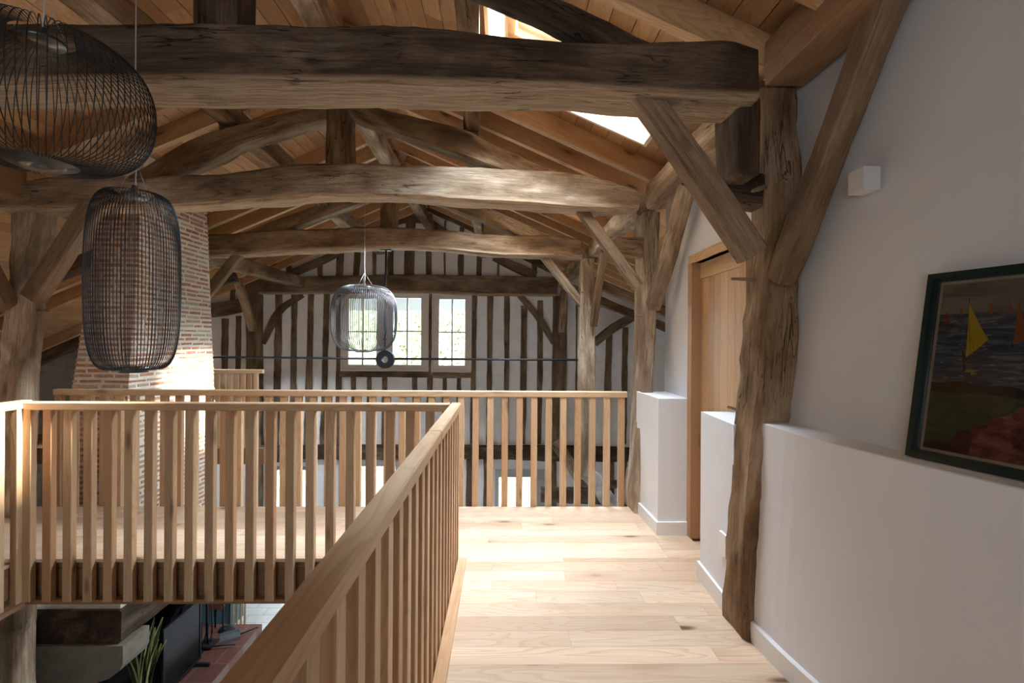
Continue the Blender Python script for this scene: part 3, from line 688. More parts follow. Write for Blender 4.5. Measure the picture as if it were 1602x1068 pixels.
# ------------------------------------------------------------------ posts
def post_px(name, st, mat, **k):
    """stations: y, x back-left edge, x front-left arris, x front-right edge, front plane Y"""
    secs = []
    for (y, xb, xa, xr, Yf) in st:
        A = at(xa, y, Yf); B = at(xr, y, Yf); B.z = A.z
        rb = ray(xb, y); Yb = min(Yf+.34, max(Yf+.10, A.x*rb.y/rb.x if abs(rb.x) > 1e-6 else Yf+.2))
        secs.append([A, B, Vector((B.x, Yb, A.z)), Vector((A.x, Yb, A.z))])
    return loft4(name, secs, mat, **k)
p1 = post_px('post', [(1006, 1127, 1164, 1191, 2.33), (985, 1126, 1162, 1191, 2.33), (900, 1132, 1160, 1193, 2.33), (800, 1138, 1168, 1197, 2.33), (700, 1145, 1176, 1215, 2.33), (650, 1148, 1181, 1240, 2.33), (600, 1153, 1188, 1244, 2.33), (500, 1163, 1193, 1248, 2.33), (440, 1166, 1195, 1249, 2.33), (400, 1168, 1197, 1250, 2.33), (360, 1178, 1200, 1250, 2.33), (300, 1180, 1199, 1250, 2.33), (220, 1182, 1197, 1250, 2.33), (134, 1180, 1196, 1250, 2.33)], M['oldmid'], rough=.018, wane=.014, step=.035, nside=7)
T(p1, 'gnarled weathered oak post nearest the camera, beside the white parapet', 'post', 'right-hand posts')
T(post_px('post', [(806, 974, 992, 1016, 4.08), (770, 973, 992, 1018, 4.08), (730, 978, 998, 1020, 4.08), (690, 984, 1001, 1022, 4.08), (650, 987, 1003, 1024, 4.08), (600, 986, 1005, 1024, 4.08), (500, 988, 1009, 1029, 4.08), (400, 988, 1009, 1032, 4.08), (331, 989, 1008, 1034, 4.08)], M['oldlight'], rough=.013, wane=.02, step=.05), 'pale twisted oak post at the end of the walkway railing', 'post', 'right-hand posts')
T(upright('post', 6.3, .18, [(909, 929, 745), (908, 930, 700), (906, 932, 600), (907, 931, 480), (909, 931, 404)], M['oldlight'], rough=.010), 'third oak post on the right, beyond the walkway, holding the iron rod', 'post', 'right-hand posts')
T(upright('post', 4.0, .2, [(-30, 22, 1068+230), (-28, 24, 1000), (-8, 28, 640), (0, 35, 540), (8, 40, 460), (12, 48, 400), (16, 58, 360), (18, 60, 329)], M['oldlight'], rough=.012, wane=.02), 'stout oak post with flared head at the left edge of the photo', 'post')
# dark jowl hanging from first tie beam beside the post
T(loft4('post_head_block', [[at(1155, 152, 2.16), at(1192, 152, 2.16), at(1192, 152, 2.16)+Vector((0, .26, 0)), at(1155, 152, 2.16)+Vector((0, .26, 0))], [at(1157, 262, 2.16), at(1190, 262, 2.16), at(1190, 262, 2.16)+Vector((0, .24, 0)), at(1157, 262, 2.16)+Vector((0, .24, 0))], [at(1166, 272, 2.18), at(1188, 272, 2.18), at(1188, 272, 2.18)+Vector((0, .2, 0)), at(1166, 272, 2.18)+Vector((0, .2, 0))]], M['olddark'], rough=.004, curved=False), 'dark squared block hanging under the right end of the nearest tie beam', 'beam')
SB = 'cut stub beams on the right posts'
T(timber('stub_beam', [at(1120, 294, 2.40), at(1155, 300, 2.40), at(1194, 304, 2.40)], .12, [.13, .15, .165], M['olddark'], rough=.006), 'dark cut-off stub beam in the near post behind the long brace', 'beam', SB)
T(timber('stub_beam', [at(962, 383, 4.16), at(980, 386, 4.16), at(1004, 388, 4.16)], .12, [.13, .16, .17], M['oldmid'], rough=.008), 'cut-off stub beam sticking out left of the second right post', 'beam', SB)
# braces
BG = 'diagonal braces'
T(timber('brace', [at(996, 138, 2.19), at(1085, 262, 2.19), at(1177, 399, 2.19)], .09, .118, M['brace'], rough=.003, wane=.006), 'long dark brace from the nearest tie beam down to the near post', 'brace', BG)
T(timber('brace', [(1.395, 1.74, EYE+1.27), (1.327, 2.30, EYE+.30)], .10, .12, M['brace'], side=(1, 0, 0), rough=.006, wane=.01), 'thick brace between the near post and the reddish plate, against the white wall', 'brace', BG)
T(timber('brace', [at(905, 324, 4.03), at(950, 384, 4.03), at(998, 448, 4.03)], .09, .088, M['brace'], rough=.003, wane=.006), 'straight brace from the second tie beam down to the walkway end post', 'brace', BG)
T(timber('brace', [(1.30, 3.42, EYE+1.13), (1.285, 3.75, EYE+.7), (1.245, 4.03, EYE+.30)], .11, .13, M['oldlight'], side=(1, 0, 0), rough=.008), 'pale cracked brace between the pale plate and the walkway end post', 'brace', BG)
T(timber('brace', [at(850, 400, 6.37), at(882, 440, 6.37), at(914, 480, 6.37)], .09, .11, M['oldlight'], rough=.004), 'pale brace from the third tie beam to the third right post', 'brace', BG)
T(timber('brace', [(1.22, 5.85, EYE+1.10), (1.20, 6.1, EYE+.7), (1.17, 6.29, EYE+.22)], .09, .11, M['brace'], side=(1, 0, 0), rough=.004), 'brace rising from the third right post to its eaves plate', 'brace', BG)
T(timber('brace', [(1.13, 8.95, EYE+1.06), (1.13, 9.15, EYE+.7), (1.13, 9.36, EYE+.20)], .13, .12, M['oldmid'], side=(1, 0, 0), rough=.004), 'short brace beside the gable right post', 'brace', BG)
T(timber('brace', [at(146, 322, 3.98), at(105, 386, 3.98), at(52, 466, 3.98)], .13, .14, M['brace'], rough=.004), 'thick brace between the left post and the second tie beam', 'brace', BG)
T(timber('brace', [(-3.95, 3.36, EYE+1.12), (-3.95, 3.66, EYE+.72), (-3.99, 3.97, EYE+.26)], .12, .14, M['brace'], side=(1, 0, 0), rough=.004), 'brace at the left edge rising from the left post to its new plate', 'brace', BG)
T(timber('brace', [at(374, 398, 6.3), at(350, 428, 6.3), at(318, 468, 6.3)], .09, .12, M['brace'], rough=.004), 'brace emerging from behind the chimney to the third tie beam', 'brace', BG)
T(timber('brace', [at(368, 430, 8.6), at(382, 470, 8.8), at(396, 516, 9.1)], .1, .14, M['oldmid'], rough=.004), 'brace leaning on the left post of the gable', 'brace', BG)

# pine rafters
RY = [-.8, -.35, .1, .55, 1.0, 1.45, 1.9, 2.36, 4.06, 4.48, 4.90, 5.92, 6.36, 6.80, 7.25, 7.7, 8.15, 8.6, 9.05]
def rafter_label(Y, side):
    if Y < 2.0: return None
    marks = [(2.1, 'nearest tie beam'), (3.92, 'second tie beam'), (6.25, 'third tie beam')]
    base = max([m_ for m_ in marks if m_[0] <= Y], key=lambda q: q[0])
    n = sorted([y for y in RY if y >= base[0]]).index(Y)
    words = ['first', 'second', 'third', 'fourth', 'fifth', 'sixth', 'seventh', 'eighth', 'ninth']
    return 'orange pine rafter of the %s roof slope, %s beyond the %s' % (side, words[n], base[1])
for side, sg, xe in (('right', 1, 3.17), ('left', -1, -7.6)):
    for Y in RY:
        if Y < 1.2: continue
        xlim = xe if (sg < 0 or Y > 4.3) else 1.40
        if sg < 0 and 4.4 < Y < 6: xlim = -3.40
        if sg < 0 and 6.9 < Y < 7.8: xlim = -4.9
        a = slope_pt(-1.4+sg*.01, Y, .075); b = slope_pt(xlim, Y, .075)
        n_ = Vector((.435*sg, 0, 1)).normalized(); secs = []
        X0 = -1.4+sg*.015
        for X in (X0, xlim):
            l0 = slope_pt(X, Y-.035, 0); l1 = slope_pt(X, Y+.035, 0); u_ = n_*(RAFT-.001)
            secs.append([l0, l0+u_, l1+u_, l1])
        o = loft4('rafter', secs, M['rafter'], rough=0, wane=.003, step=9, nside=2, smooth=False, curved=False)
        lab = rafter_label(Y, side) or ('orange pine rafter of the %s slope, %s before the nearest tie beam' % (side, 'first' if Y > 1.6 else 'second'))
        T(o, lab, 'beam', 'pine rafters')
# collar of aisle timbers on the right behind post two
T(timber('aisle_beam', [(1.25, 8.9, EYE+.98), (2.0, 8.9, EYE+.66), (3.15, 8.9, EYE+.22)], .16, .15, M['oldmid'], rough=.008), 'old sloping beam of the right aisle before the gable', 'beam')
T(timber('aisle_beam', [(1.25, 7.6, EYE+1.0), (2.2, 7.6, EYE+.62), (3.15, 7.6, EYE+.26)], .14, .14, M['oldmid'], rough=.006), 'old sloping beam of the right aisle behind the third post', 'beam')
T(timber('aisle_brace', [at(930, 536, 9.2), at(958, 514, 9.2), at(992, 494, 9.2)], .12, .16, M['oldwall'], rough=.005), 'short dark brace of the right aisle, rising to the right', 'brace')
T(timber('aisle_beam', [(-4.05, 7.4, EYE+.95), (-5.0, 7.4, EYE+.55), (-7.6, 7.4, EYE-.62)], .16, .15, M['olddark'], rough=.006), 'dark sloping beam of the left aisle behind the left post', 'beam')
T(timber('aisle_beam', [(-4.05, 5.2, EYE+.95), (-5.0, 5.2, EYE+.55), (-7.6, 5.2, EYE-.62)], .14, .15, M['olddark'], rough=.006), 'dark sloping beam of the left aisle beside the chimney', 'beam')

# ------------------------------------------------------------------ gable timber frame
WS = 'wall studs of the gable'; YS = GY-.035
def gtim(name, pts, px_w, label, catg='beam', group=None, mat='oldwall', proud=.035):
    ps = [at(x, y, GY) for x, y in pts]; ps = [Vector((p.x, GY-proud/2+.01, p.z)) for p in ps]
    return T(timber(name, ps, proud+.02, [p_*GY/F for p_ in (px_w if isinstance(px_w, (list, tuple)) else [px_w]*len(pts))], M[mat], side=(0, 1, 0), rough=.008, wane=.006, step=.08, nside=3), label, catg, group)
def studs(lst, fmt, w0=8.5):
    words = ['first', 'second', 'third', 'fourth', 'fifth', 'sixth', 'seventh', 'eighth', 'ninth', 'tenth', 'eleventh', 'twelfth', 'thirteenth']
    for i, (x0, y0, x1, y1, wd) in enumerate(lst):
        mx = (x0+x1)/2+random.uniform(-1.2, 1.2)
        gtim('wall_stud', [(x0, y0), (mx, (y0+y1)/2), (x1, y1)], [wd, wd*random.uniform(.85, 1.1), wd], fmt % words[i], 'stud', WS)
gtim('gable_post', [(399, 438), (400, 560), (400, 800), (400, 1000)], 24, 'thick left post of the gable frame', 'post', None, 'oldwall', .09)
gtim('gable_post', [(876, 463), (875, 560), (874, 695)], 22, 'thick right post of the gable frame', 'post', None, 'oldwall', .09)
gtim('gable_rafter', [(404, 424), (500, 383), (590, 338), (655, 318)], 12, 'dark left sloping timber at the top of the gable wall', 'beam', None, 'oldwall', .06)
gtim('gable_rafter', [(655, 318), (729, 352), (790, 385), (870, 425)], 12, 'dark right sloping timber at the top of the gable wall', 'beam', None, 'oldwall', .06)
gtim('gable_king_post', [(642, 322), (643, 345), (641, 400), (640, 430)], 15, 'upright king post in the centre of the gable top', 'post', None, 'oldwall', .05)
gtim('gable_collar', [(585, 372), (615, 350), (642, 343), (670, 347), (700, 365)], [8, 10, 11, 10, 8], 'arched collar timber behind the third king post', 'beam', None, 'oldwall', .04)
gtim('gable_brace', [(530, 396), (495, 412), (444, 434)], [10, 13, 12], 'curved brace high on the left of the gable above its tie beam', 'brace', None, 'oldwall', .045)
gtim('gable_brace', [(772, 403), (800, 415), (838, 432)], [10, 14, 14], 'curved brace high on the right of the gable above its tie beam', 'brace', None, 'oldwall', .045)
gtim('gable_brace', [(474, 461), (445, 480), (428, 502), (412, 537)], [9, 10, 11, 8], 'curved brace from gable tie beam to the left gable post', 'brace', None, 'oldwall', .05)
gtim('gable_brace', [(812, 462), (832, 484), (850, 508), (866, 537)], [8, 10, 11, 8], 'curved brace from gable tie beam to the right gable post', 'brace', None, 'oldwall', .05)
studs([(452, 404, 452, 434, 8), (502, 410, 502, 433, 8), (533, 395, 531, 432, 10), (559, 380, 557, 431, 9), (588, 340, 586, 430, 5), (612, 392, 611, 430, 9), (672, 335, 671, 430, 8), (697, 345, 696, 430, 3), (723, 355, 721, 431, 8), (750, 365, 749, 431, 8), (780, 385, 779, 432, 4), (835, 408, 835, 432, 8)], 'dark stud above the gable tie beam, %s from the left')
studs([(437, 460, 431, 694, 10), (461, 460, 457, 694, 9), (487, 460, 480, 694, 9), (512, 460, 505, 694, 9), (531, 460, 529, 694, 9)], 'tall dark stud left of the gable windows, %s from the left post')
studs([(742, 462, 740, 694, 9), (767, 462, 765, 694, 9.5), (793, 463, 790, 694, 9), (820, 478, 817, 694, 9.5), (845, 470, 842, 694, 9)], 'tall dark stud right of the gable windows, %s from the window')
gtim('wall_stud', [(674, 458), (673, 520), (672, 585)], 4.5, 'slim dark stud between the gable windows', 'stud', WS)
studs([(553, 589, 552, 694, 7), (578, 589, 577, 694, 7), (602, 589, 601, 694, 8), (649, 589, 647, 694, 8), (673, 585, 672, 694, 9), (696, 591, 695, 694, 7), (718, 591, 717, 694, 7)], 'short dark stud under the gable windows, %s from the left')
gtim('window_sill_rail', [(532, 585), (600, 585), (672, 586)], 9, 'oak rail under the wide gable window', 'beam', None, 'oldwall', .045)
gtim('window_sill_rail', [(677, 587), (737, 587)], 8, 'yellowish oak rail under the narrow gable window', 'beam', None, 'oldmid', .045)
gtim('mid_rail', [(400, 706), (500, 706), (600, 706), (700, 706), (800, 707), (870, 708), (940, 709), (1000, 711)], [22, 22, 23, 22, 22, 24, 23, 22], 'thick blackened rail across the gable at walkway floor level', 'beam', None, 'olddark', .08)
studs([(734, 718, 733, 1000, 9), (762, 718, 760, 1000, 10), (513, 717, 512, 1000, 8), (640, 717, 640, 1000, 9), (866, 718, 866, 1000, 9), (955, 720, 955, 1000, 12), (975, 720, 975, 1000, 12)], 'dark lower stud under the blackened gable rail, %s of that row')
studs([(366, 430, 364, 473, 7), (353, 498, 350, 694, 10), (374, 494, 372, 694, 8)], 'dark stud of the gable beside the chimney, %s seen')
gtim('aisle_rail', [(330, 486), (360, 482), (392, 474)], 22, 'thick horizontal timber between chimney and left gable post', 'beam', None, 'oldwall', .08)
studs([(905, 450, 902, 694, 8), (953, 520, 949, 694, 9), (978, 512, 975, 694, 9)], 'dark stud of the right aisle wall, %s right of the gable post')
# iron tie rod with hanger and disc on the third truss
tr = empty('tie_rod', at(602, 562, 6.35)); tag(tr, 'thin black iron tie rod crossing the hall with ring disc and hanger', 'rod')
mb = MB(); YR = 6.38
mb.tube([at(120, 556, YR), at(588, 561, YR)], .014, 8); mb.tube([at(616, 561, YR), at(930, 563, YR)], .014, 8); child(mb, 'rod', M['iron'], tr)
mb = MB(); c = at(602, 562, YR-.04); n_ = 32
vs_ = []
for yy in (0, .08):
    for r_ in (.042, .118):
        for k in range(n_): a = 2*math.pi*k/n_; vs_.append(c+Vector((r_*math.cos(a), yy, r_*math.sin(a))))
fs = []
for k in range(n_):
    j = (k+1) % n_; fs += [(k, j, n_+j, n_+k), (2*n_+k, 3*n_+k, 3*n_+j, 2*n_+j), (n_+k, n_+j, 3*n_+j, 3*n_+k), (k, 2*n_+k, 2*n_+j, j)]
mb.add(vs_, fs); child(mb, 'ring_disc', M['iron'], tr)
mb = MB(); mb.tube([at(604, 392, YR), at(602, 549, YR)], .013, 8); c = at(604, 391, YR); mb.box((c.x-.07, c.y-.04, c.z-.01), (c.x+.07, c.y+.04, c.z+.005)); child(mb, 'hanger', M['iron'], tr)

# ------------------------------------------------------------------ railings
def unit_baluster(mat, h0, h1, wx, wy):
    mb = MB(); e = .003
    mb.add([(x*(wx/2-(e if q else 0)), y*(wy/2-(0 if q else e)), z) for z in (h0, h1) for (x, y, q) in ((-1, -1, 1), (1, -1, 1), (1, -1, 0), (1, 1, 0), (1, 1, 1), (-1, 1, 1), (-1, 1, 0), (-1, -1, 0))],
           [tuple(range(7, -1, -1)), tuple(range(8, 16))]+[(i, (i+1) % 8, 8+(i+1) % 8, 8+i) for i in range(8)],
           [(z, x*wx/2+3, y*wy/2+5) for z in (h0, h1) for (x, y, q) in ((-1, -1, 1), (1, -1, 1), (1, -1, 0), (1, 1, 0), (1, 1, 1), (-1, 1, 1), (-1, 1, 0), (-1, -1, 0))])
    return mb
def railing(label, p0, p1, top, h0, pitch, along, start=.0, name='railing', w_=.056, d_=.045, rw=.064, rh=.052, joint=None, inset=0, extra=None):
    """straight railing from p0 to p1 (x,y) with its handrail top at height top"""
    a = Vector((*p0, 0)); b = Vector((*p1, 0)); root = empty(name, a); tag(root, label, 'railing', 'pine railings')
    u = (b-a).normalized(); L = (b-a).length; sd = Vector((-u.y, u.x, 0)); ang = math.atan2(u.y, u.x)
    cuts = [0]+(joint or [])+[L]
    for i in range(len(cuts)-1):
        s0 = cuts[i]; s1 = cuts[i+1]-(.001 if i < len(cuts)-2 else 0); ww = rw+(.003 if i % 2 == 0 and joint else 0)
        o = timber('handrail', [u*s0+Vector((0, 0, top-rh/2)), u*s1+Vector((0, 0, top-rh/2))], ww, rh+(.002 if i % 2 == 0 and joint else 0), M['rail'], side=sd, rough=0, wane=.006, step=9, nside=2, smooth=False, curved=False, parent=root)
    src = unit_baluster(None, h0, top-rh, w_, d_).build('baluster', M['rail'], root, False); s_ = start; first = True
    while s_ < L-.02:
        o = src if first else src.copy()
        if not first: C.objects.link(o); o.parent = root
        o.location = u*s_ + sd*inset; o.rotation_euler = (0, 0, ang); first = False; s_ += pitch
    return root
# bridge, near side
railing('pine railing on the near side of the bridge, closest across the photo', (-3.10, 3.232), (-.35, 3.232), 1.037, -.262, .1305, 'x', start=.01)
# side railing of the walkway, nearest
railing('pine railing running along the walkway toward the camera', (-.312, 3.264), (-.312, -.9), 1.037, -.262, .1305, 'y', start=.03, joint=[1.02, 2.7])
# left gallery
railing('sunlit pine railing stub of the left gallery at the left edge', (-3.135, 3.262), (-3.135, -.6), 1.045, -.262, .1305, 'y', start=.06)
# bridge, far side
railing('pine railing on the far side of bridge and walkway', (at(88, 607, 4.30).x, 4.30), (1.10, 4.30), 1.012, -.15, .1292, 'x', start=.03)
# far gallery behind chimney
railing('slatted pine railing of the far gallery right of the chimney', (-5.2, 6.62), (at(412, 585, 6.62).x, 6.62), EYE-.40, -.15, .085, 'x', start=.0)
mb = MB(); mb.box((-7.6, 6.66, -.2), (-4.5, 7.6, -.02)); mb.box((-7.6, 6.58, -.22), (-3.2, 6.66, -.01))
tag(mb.build('floor_gallery_far', M['fascia']), kind='structure')

# ------------------------------------------------------------------ pendant lamps
def pendant(name, c, R, Hh, n, rt, rb, ztop_cord, label, powr, wire=.0017, disc=.08, sub=26, wm='black'):
    """cage of wires bulging from a top ring (radius rt) to a bottom ring (radius rb); c is the centre"""
    root = empty(name, c); tag(root, label, 'pendant lamp', 'wire cage pendant lamps')
    def prof(t):   # t 0 bottom .. 1 top
        a = math.pi*t; z = -math.cos(a); s_ = math.sin(a); p_ = 2.0/powr
        base = rb+(rt-rb)*t
        zz = math.copysign(abs(z)**p_, z); rr = s_**p_
        return base*(1-rr)*1.0 + R*rr if True else 0, zz*Hh/2
    pr = [prof(k/sub) for k in range(sub+1)]
    mb = MB()
    for k in range(n):
        a = 2*math.pi*k/n; ca, sa = math.cos(a), math.sin(a)
        mb.tube([(r_*ca, r_*sa, z) for r_, z in pr], wire, 4, caps=False)
    mb.build('cage', M[wm], root)
    mb = MB(); z0 = -Hh/2
    mb.lathe([(.0, z0-.004), (disc*.16, z0-.004), (disc*.2, z0+.014), (disc*.34, z0+.012), (disc*.5, z0-.006), (disc, z0-.012), (disc, z0-.003), (rb, z0), (rb, z0+.012), (0, z0+.014)], (0, 0, 0)); mb.build('bottom_disc', M['disc'], root)
    mb = MB(); z0 = Hh/2; dt = min(rt, disc)*.95
    mb.lathe([(0, z0-.02), (dt, z0-.02), (dt, z0-.008), (dt*.3, z0+.0), (.012, z0+.004), (.012, z0+.03), (0, z0+.03)], (0, 0, 0)); mb.build('top_disc', M['disc'], root)
    mb = MB(); mb.tube([(0, 0, z0+.03), (.006, 0, z0+.10), (0, 0, z0+.2), (0, 0, ztop_cord-c.z)], .0022, 6)
    mb.tube([(rt*.8, 0, z0), (0, 0, z0+.14)], .0008, 4); mb.tube([(-rt*.4, rt*.7, z0), (0, 0, z0+.14)], .0008, 4); mb.tube([(-rt*.4, -rt*.7, z0), (0, 0, z0+.14)], .0008, 4)
    mb.build('cord', M['cord'], root)
    return root
cA = at(66, 158, 1.62); cB = at(210, 440, 2.0); cC = at(570, 498, 5.25)
pendant('pendant_lamp', cA, .303, .415, 88, .085, .095, roofH(cA.x)+EYE+.1, 'huge flattened black wire cage pendant lamp at top left', 2.35, .0017, .062)
pendant('pendant_lamp', cB, .158, .715, 80, .065, .075, roofH(cB.x)+EYE+.1, 'tall elongated black wire cage pendant lamp before the chimney', 3.1, .0015, .05)
pendant('pendant_lamp', cC, .345, .70, 96, .11, .12, at(572, 320, 5.25).z+.7, 'rounded black wire cage pendant lamp before the gable windows', 2.7, .0028, .09, wm='lampgrey')

# ------------------------------------------------------------------ picture leaning on the ledge
bl = Vector((1.410, 1.652, LEDGE+.001)); br_dir = Vector((.076, -.298, 0)).normalized(); upd = Vector((.125, .0, 1)).normalized()
hgt = .625; wid = .80; nrm = br_dir.cross(upd).normalized()
if nrm.x > 0: nrm = -nrm
pic = empty('framed_picture', bl); tag(pic, 'dark green framed seascape with yellow sailboat, leaning on the white ledge', 'picture')
def P(s_, t_, d_): return bl + br_dir*s_ + upd*t_ + nrm*d_
def pbox(mb, s0, s1, t0, t1, d0, d1, tint=0):
    vs_ = [P(s, t, d) for s in (s0, s1) for t in (t0, t1) for d in (d0, d1)]
    mb.add(vs_, [(0, 1, 3, 2), (4, 6, 7, 5), (0, 4, 5, 1), (2, 3, 7, 6), (0, 2, 6, 4), (1, 5, 7, 3)], None, tint)
fw = .028; M['gframe'] = flat('dark green lacquer', (.006, .022, .020), .25, 0, .5)
mb = MB(); pbox(mb, 0, wid, 0, fw*.6, 0, .028); pbox(mb, 0, wid, fw*.6, fw, 0, .018); pbox(mb, 0, wid, hgt-fw*.6, hgt, 0, .028); pbox(mb, 0, wid, hgt-fw, hgt-fw*.6, 0, .018)
pbox(mb, 0, fw*.6, fw*.6, hgt-fw*.6, 0, .028); pbox(mb, fw*.6, fw, fw, hgt-fw, 0, .018); pbox(mb, wid-fw*.6, wid, fw*.6, hgt-fw*.6, 0, .028); pbox(mb, wid-fw, wid-fw*.6, fw, hgt-fw, 0, .018)
child(mb, 'picture_frame', M['gframe'], pic)
mb = MB(); pbox(mb, fw, wid-fw, fw, hgt-fw, .0, .004); child(mb, 'mount', flat('cream paper', (.52, .45, .36), .7), pic)
def painted(name, a, b, c, sx, sy, rough=.6):
    t = NT(name, rough, .3); co = t.attr('gc', True); n = t.noise(t.vmath('MULTIPLY', co, (sx, sy, 1)), 1, 5, .7, .6)
    t.col(t.ramp(n, [(.36, a), (.5, b), (.66, c)])); return t.m
def on_pic(px, py):
    d_ = ray(px, py); o_ = Vector((0, 0, EYE)); k = (P(0, 0, .005)-o_).dot(nrm)/d_.dot(nrm); q = o_+d_*k-bl
    mt = Matrix((br_dir, upd, nrm)).transposed().inverted(); r_ = mt @ q; return r_.x, r_.y
def ppoly(mb, pts, lift):
    """flat paint shape; pts in picture coordinates (s,t)"""
    vs_ = [P(s, t, .0045+lift) for s, t in pts]; n = len(vs_)
    mb.add(vs_, [tuple(range(n))], [(s, t, lift) for s, t in pts])
i0, i1, j0, j1 = fw+.010, wid-fw-.012, fw+.010, hgt-fw-.010
hz = .487; sh = .262
def paint(name, shapes, mat, lift=0):
    q = MB()
    for pts in shapes: ppoly(q, pts, lift)
    return child(q, name, mat, pic)
def rect(a, b, c, d): return [(a, c), (b, c), (b, d), (a, d)]
def A(x, y): return on_pic(1410+x*192/1025, 400+y*200/1068)      # crop coordinates of the upper half
def B(x, y): return on_pic(1410+x*192/1025, 560+y*200/1068)
paint('painted_sky', [rect(i0, i1, hz, j1)], painted('painted sky', (.13, .125, .115), (.20, .195, .17), (.30, .28, .22), 5, 16))
paint('painted_sea', [rect(i0, i1, sh-.03, hz)], painted('painted sea', (.014, .035, .065), (.05, .09, .13), (.20, .27, .28), 9, 60))
rk_ = random.Random(11)
foam = []
for k in range(70):
    s_ = rk_.uniform(i0+.005, i1-.03); t_ = rk_.uniform(sh+.01, hz-.02); w__ = rk_.uniform(.006, .02); foam.append([(s_, t_), (s_+w__*.6, t_-.0012), (s_+w__, t_+.001), (s_+w__*.5, t_+.002)])
paint('painted_foam', foam, flat('painted foam', (.34, .38, .38), .7), .0002)
shore = [(i1-(i1-i0)*k/22, sh+.006*math.sin(k*1.7)+.004*math.sin(k*.7)-.002) for k in range(23)]
paint('painted_foreground', [[(i0, j0), (i1, j0)]+shore], painted('painted green', (.025, .05, .028), (.05, .09, .045), (.09, .145, .07), 6, 9), .0003)
paint('painted_shore', [[(p[0], p[1]) for p in shore]+[(i0+(i1-i0)*k/11, sh-.032-.006*math.sin(k*2.1)) for k in range(12)]], flat('painted dark shore', (.022, .026, .018), .6), .0005)
dk = [(i0, j0), B(180, 715), B(275, 675), B(330, 700), B(410, 690), B(470, 615), B(560, 600), B(600, 640), B(560, 800)]
paint('painted_rocks', [dk+[(i0+.15, j0)]], painted('painted dark rocks', (.03, .012, .010), (.055, .02, .018), (.09, .035, .03), 14, 22), .0007)
rk = [(i0+.12, j0), B(545, 780), B(590, 600), B(640, 560), B(700, 540), B(760, 500), B(900, 480), B(990, 405), B(1020, 420), (i0+.30, sh-.05), (i0+.40, sh-.08), (i0+.5, sh-.06), (i0+.6, sh-.12), (i1, sh-.14), (i1, j0)]
paint('painted_rocks', [rk], painted('painted coral rocks', (.07, .022, .018), (.22, .065, .05), (.42, .15, .115), 14, 26), .0006)
yel = flat('painted yellow sail', (.60, .45, .03), .6); org = flat('painted orange sail', (.34, .11, .04), .6); hull = flat('painted hull', (.04, .018, .014), .6)
paint('painted_sail', [[A(538, 850), A(572, 395), A(620, 500), A(680, 620), A(730, 700), A(640, 775)]], yel, .0009)
st = []
for k in range(1, 5):
    a_ = A(572-8*k, 420+85*k); b_ = A(538+(730-538)*k/5.3, 850-(850-700)*k/5.3); st.append([a_, (a_[0]+.0012, a_[1]), (b_[0]+.0012, b_[1]), b_])
paint('painted_stripe', st, flat('painted ochre line', (.28, .17, .02), .6), .0011)
paint('painted_sail', [[A(935, 740), A(985, 360), A(1010, 480), A(1060, 600), A(1110, 670), A(1010, 710)]], org, .0009)
paint('painted_sail', [[A(368, 565), A(378, 460), A(400, 540)]], flat('painted red sail', (.36, .03, .02), .6), .0009)
paint('painted_sail', [[A(490, 505), A(503, 410), A(513, 490)], [A(735, 500), A(753, 385), A(775, 475)], [A(893, 480), A(905, 370), A(930, 450)], rect(.5, .502, .44, .5)+[(.52, .455)], [(.6, .41), (.605, .49), (.64, .43)]], org, .0009)
paint('painted_hull', [[A(505, 790), A(520, 790), A(545, 860), A(535, 900), A(540, 960), A(515, 960), A(515, 900)], [A(920, 715), A(935, 740), A(940, 775), A(922, 770)], [A(360, 565), A(372, 570), A(364, 592)], [A(484, 500), A(492, 503), A(487, 516)], [A(730, 500), A(742, 502), A(735, 515)], [A(888, 480), A(900, 480), A(892, 492)],
      [A(375, 838), A(375, 830), A(510, 835), A(510, 840)], [A(545, 862), A(690, 800), A(700, 835), A(690, 812)], [A(567, 350), A(572, 350), A(572, 400), A(566, 400)]], hull, .0010)
paint('painted_reflection', [[A(540, 950), A(650, 955), A(600, 975), A(640, 985), A(580, 1000), A(585, 975), A(530, 970)]], flat('painted yellow dabs', (.35, .32, .08), .6), .0010)
mb = MB(); pbox(mb, fw, wid-fw, fw, hgt-fw, .0095, .011); child(mb, 'picture_glass', M['glass'], pic)

# wall lamp, socket, pegs
wl = Vector((1.44, 1.86, EYE+.60))
mb = MB(); q0 = at(1350, 300, 1.86)
mb.box((1.395, 1.86, EYE+.60), (1.462, 1.945, EYE+.69)); tag(mb.build('wall_lamp', M['wallwarm']), 'small white box wall lamp on the right wall above the picture', 'lamp')
mb = MB(); mb.box((1.192, 2.57, .30), (1.215, 2.65, .42)); tag(mb.build('wall_socket', M['skirt']), 'white wall socket half hidden behind the near post', 'socket')
def peg(a, b, r_, lab):
    mb = MB(); mb.tube([a, Vector(a).lerp(Vector(b), .5), b], [r_, r_*.9, r_*.5], 8, tint=.5); tag(mb.build('wooden_peg', M['oldlight']), lab, 'peg')
peg(at(1196, 437, 2.42), at(1144, 436, 2.42), .012, 'wooden peg poking left from the near post at door head height')
peg(at(1196, 292, 2.31), at(1177, 299, 2.25), .013, 'pale wooden peg in the near post beside the stub beam')
peg(at(1004, 494, 4.1), at(994, 493, 4.03), .010, 'thin peg on the face of the walkway end post')
peg(at(60, 487, 4.1), at(78, 486, 4.1), .014, 'peg poking right from the stout left post')

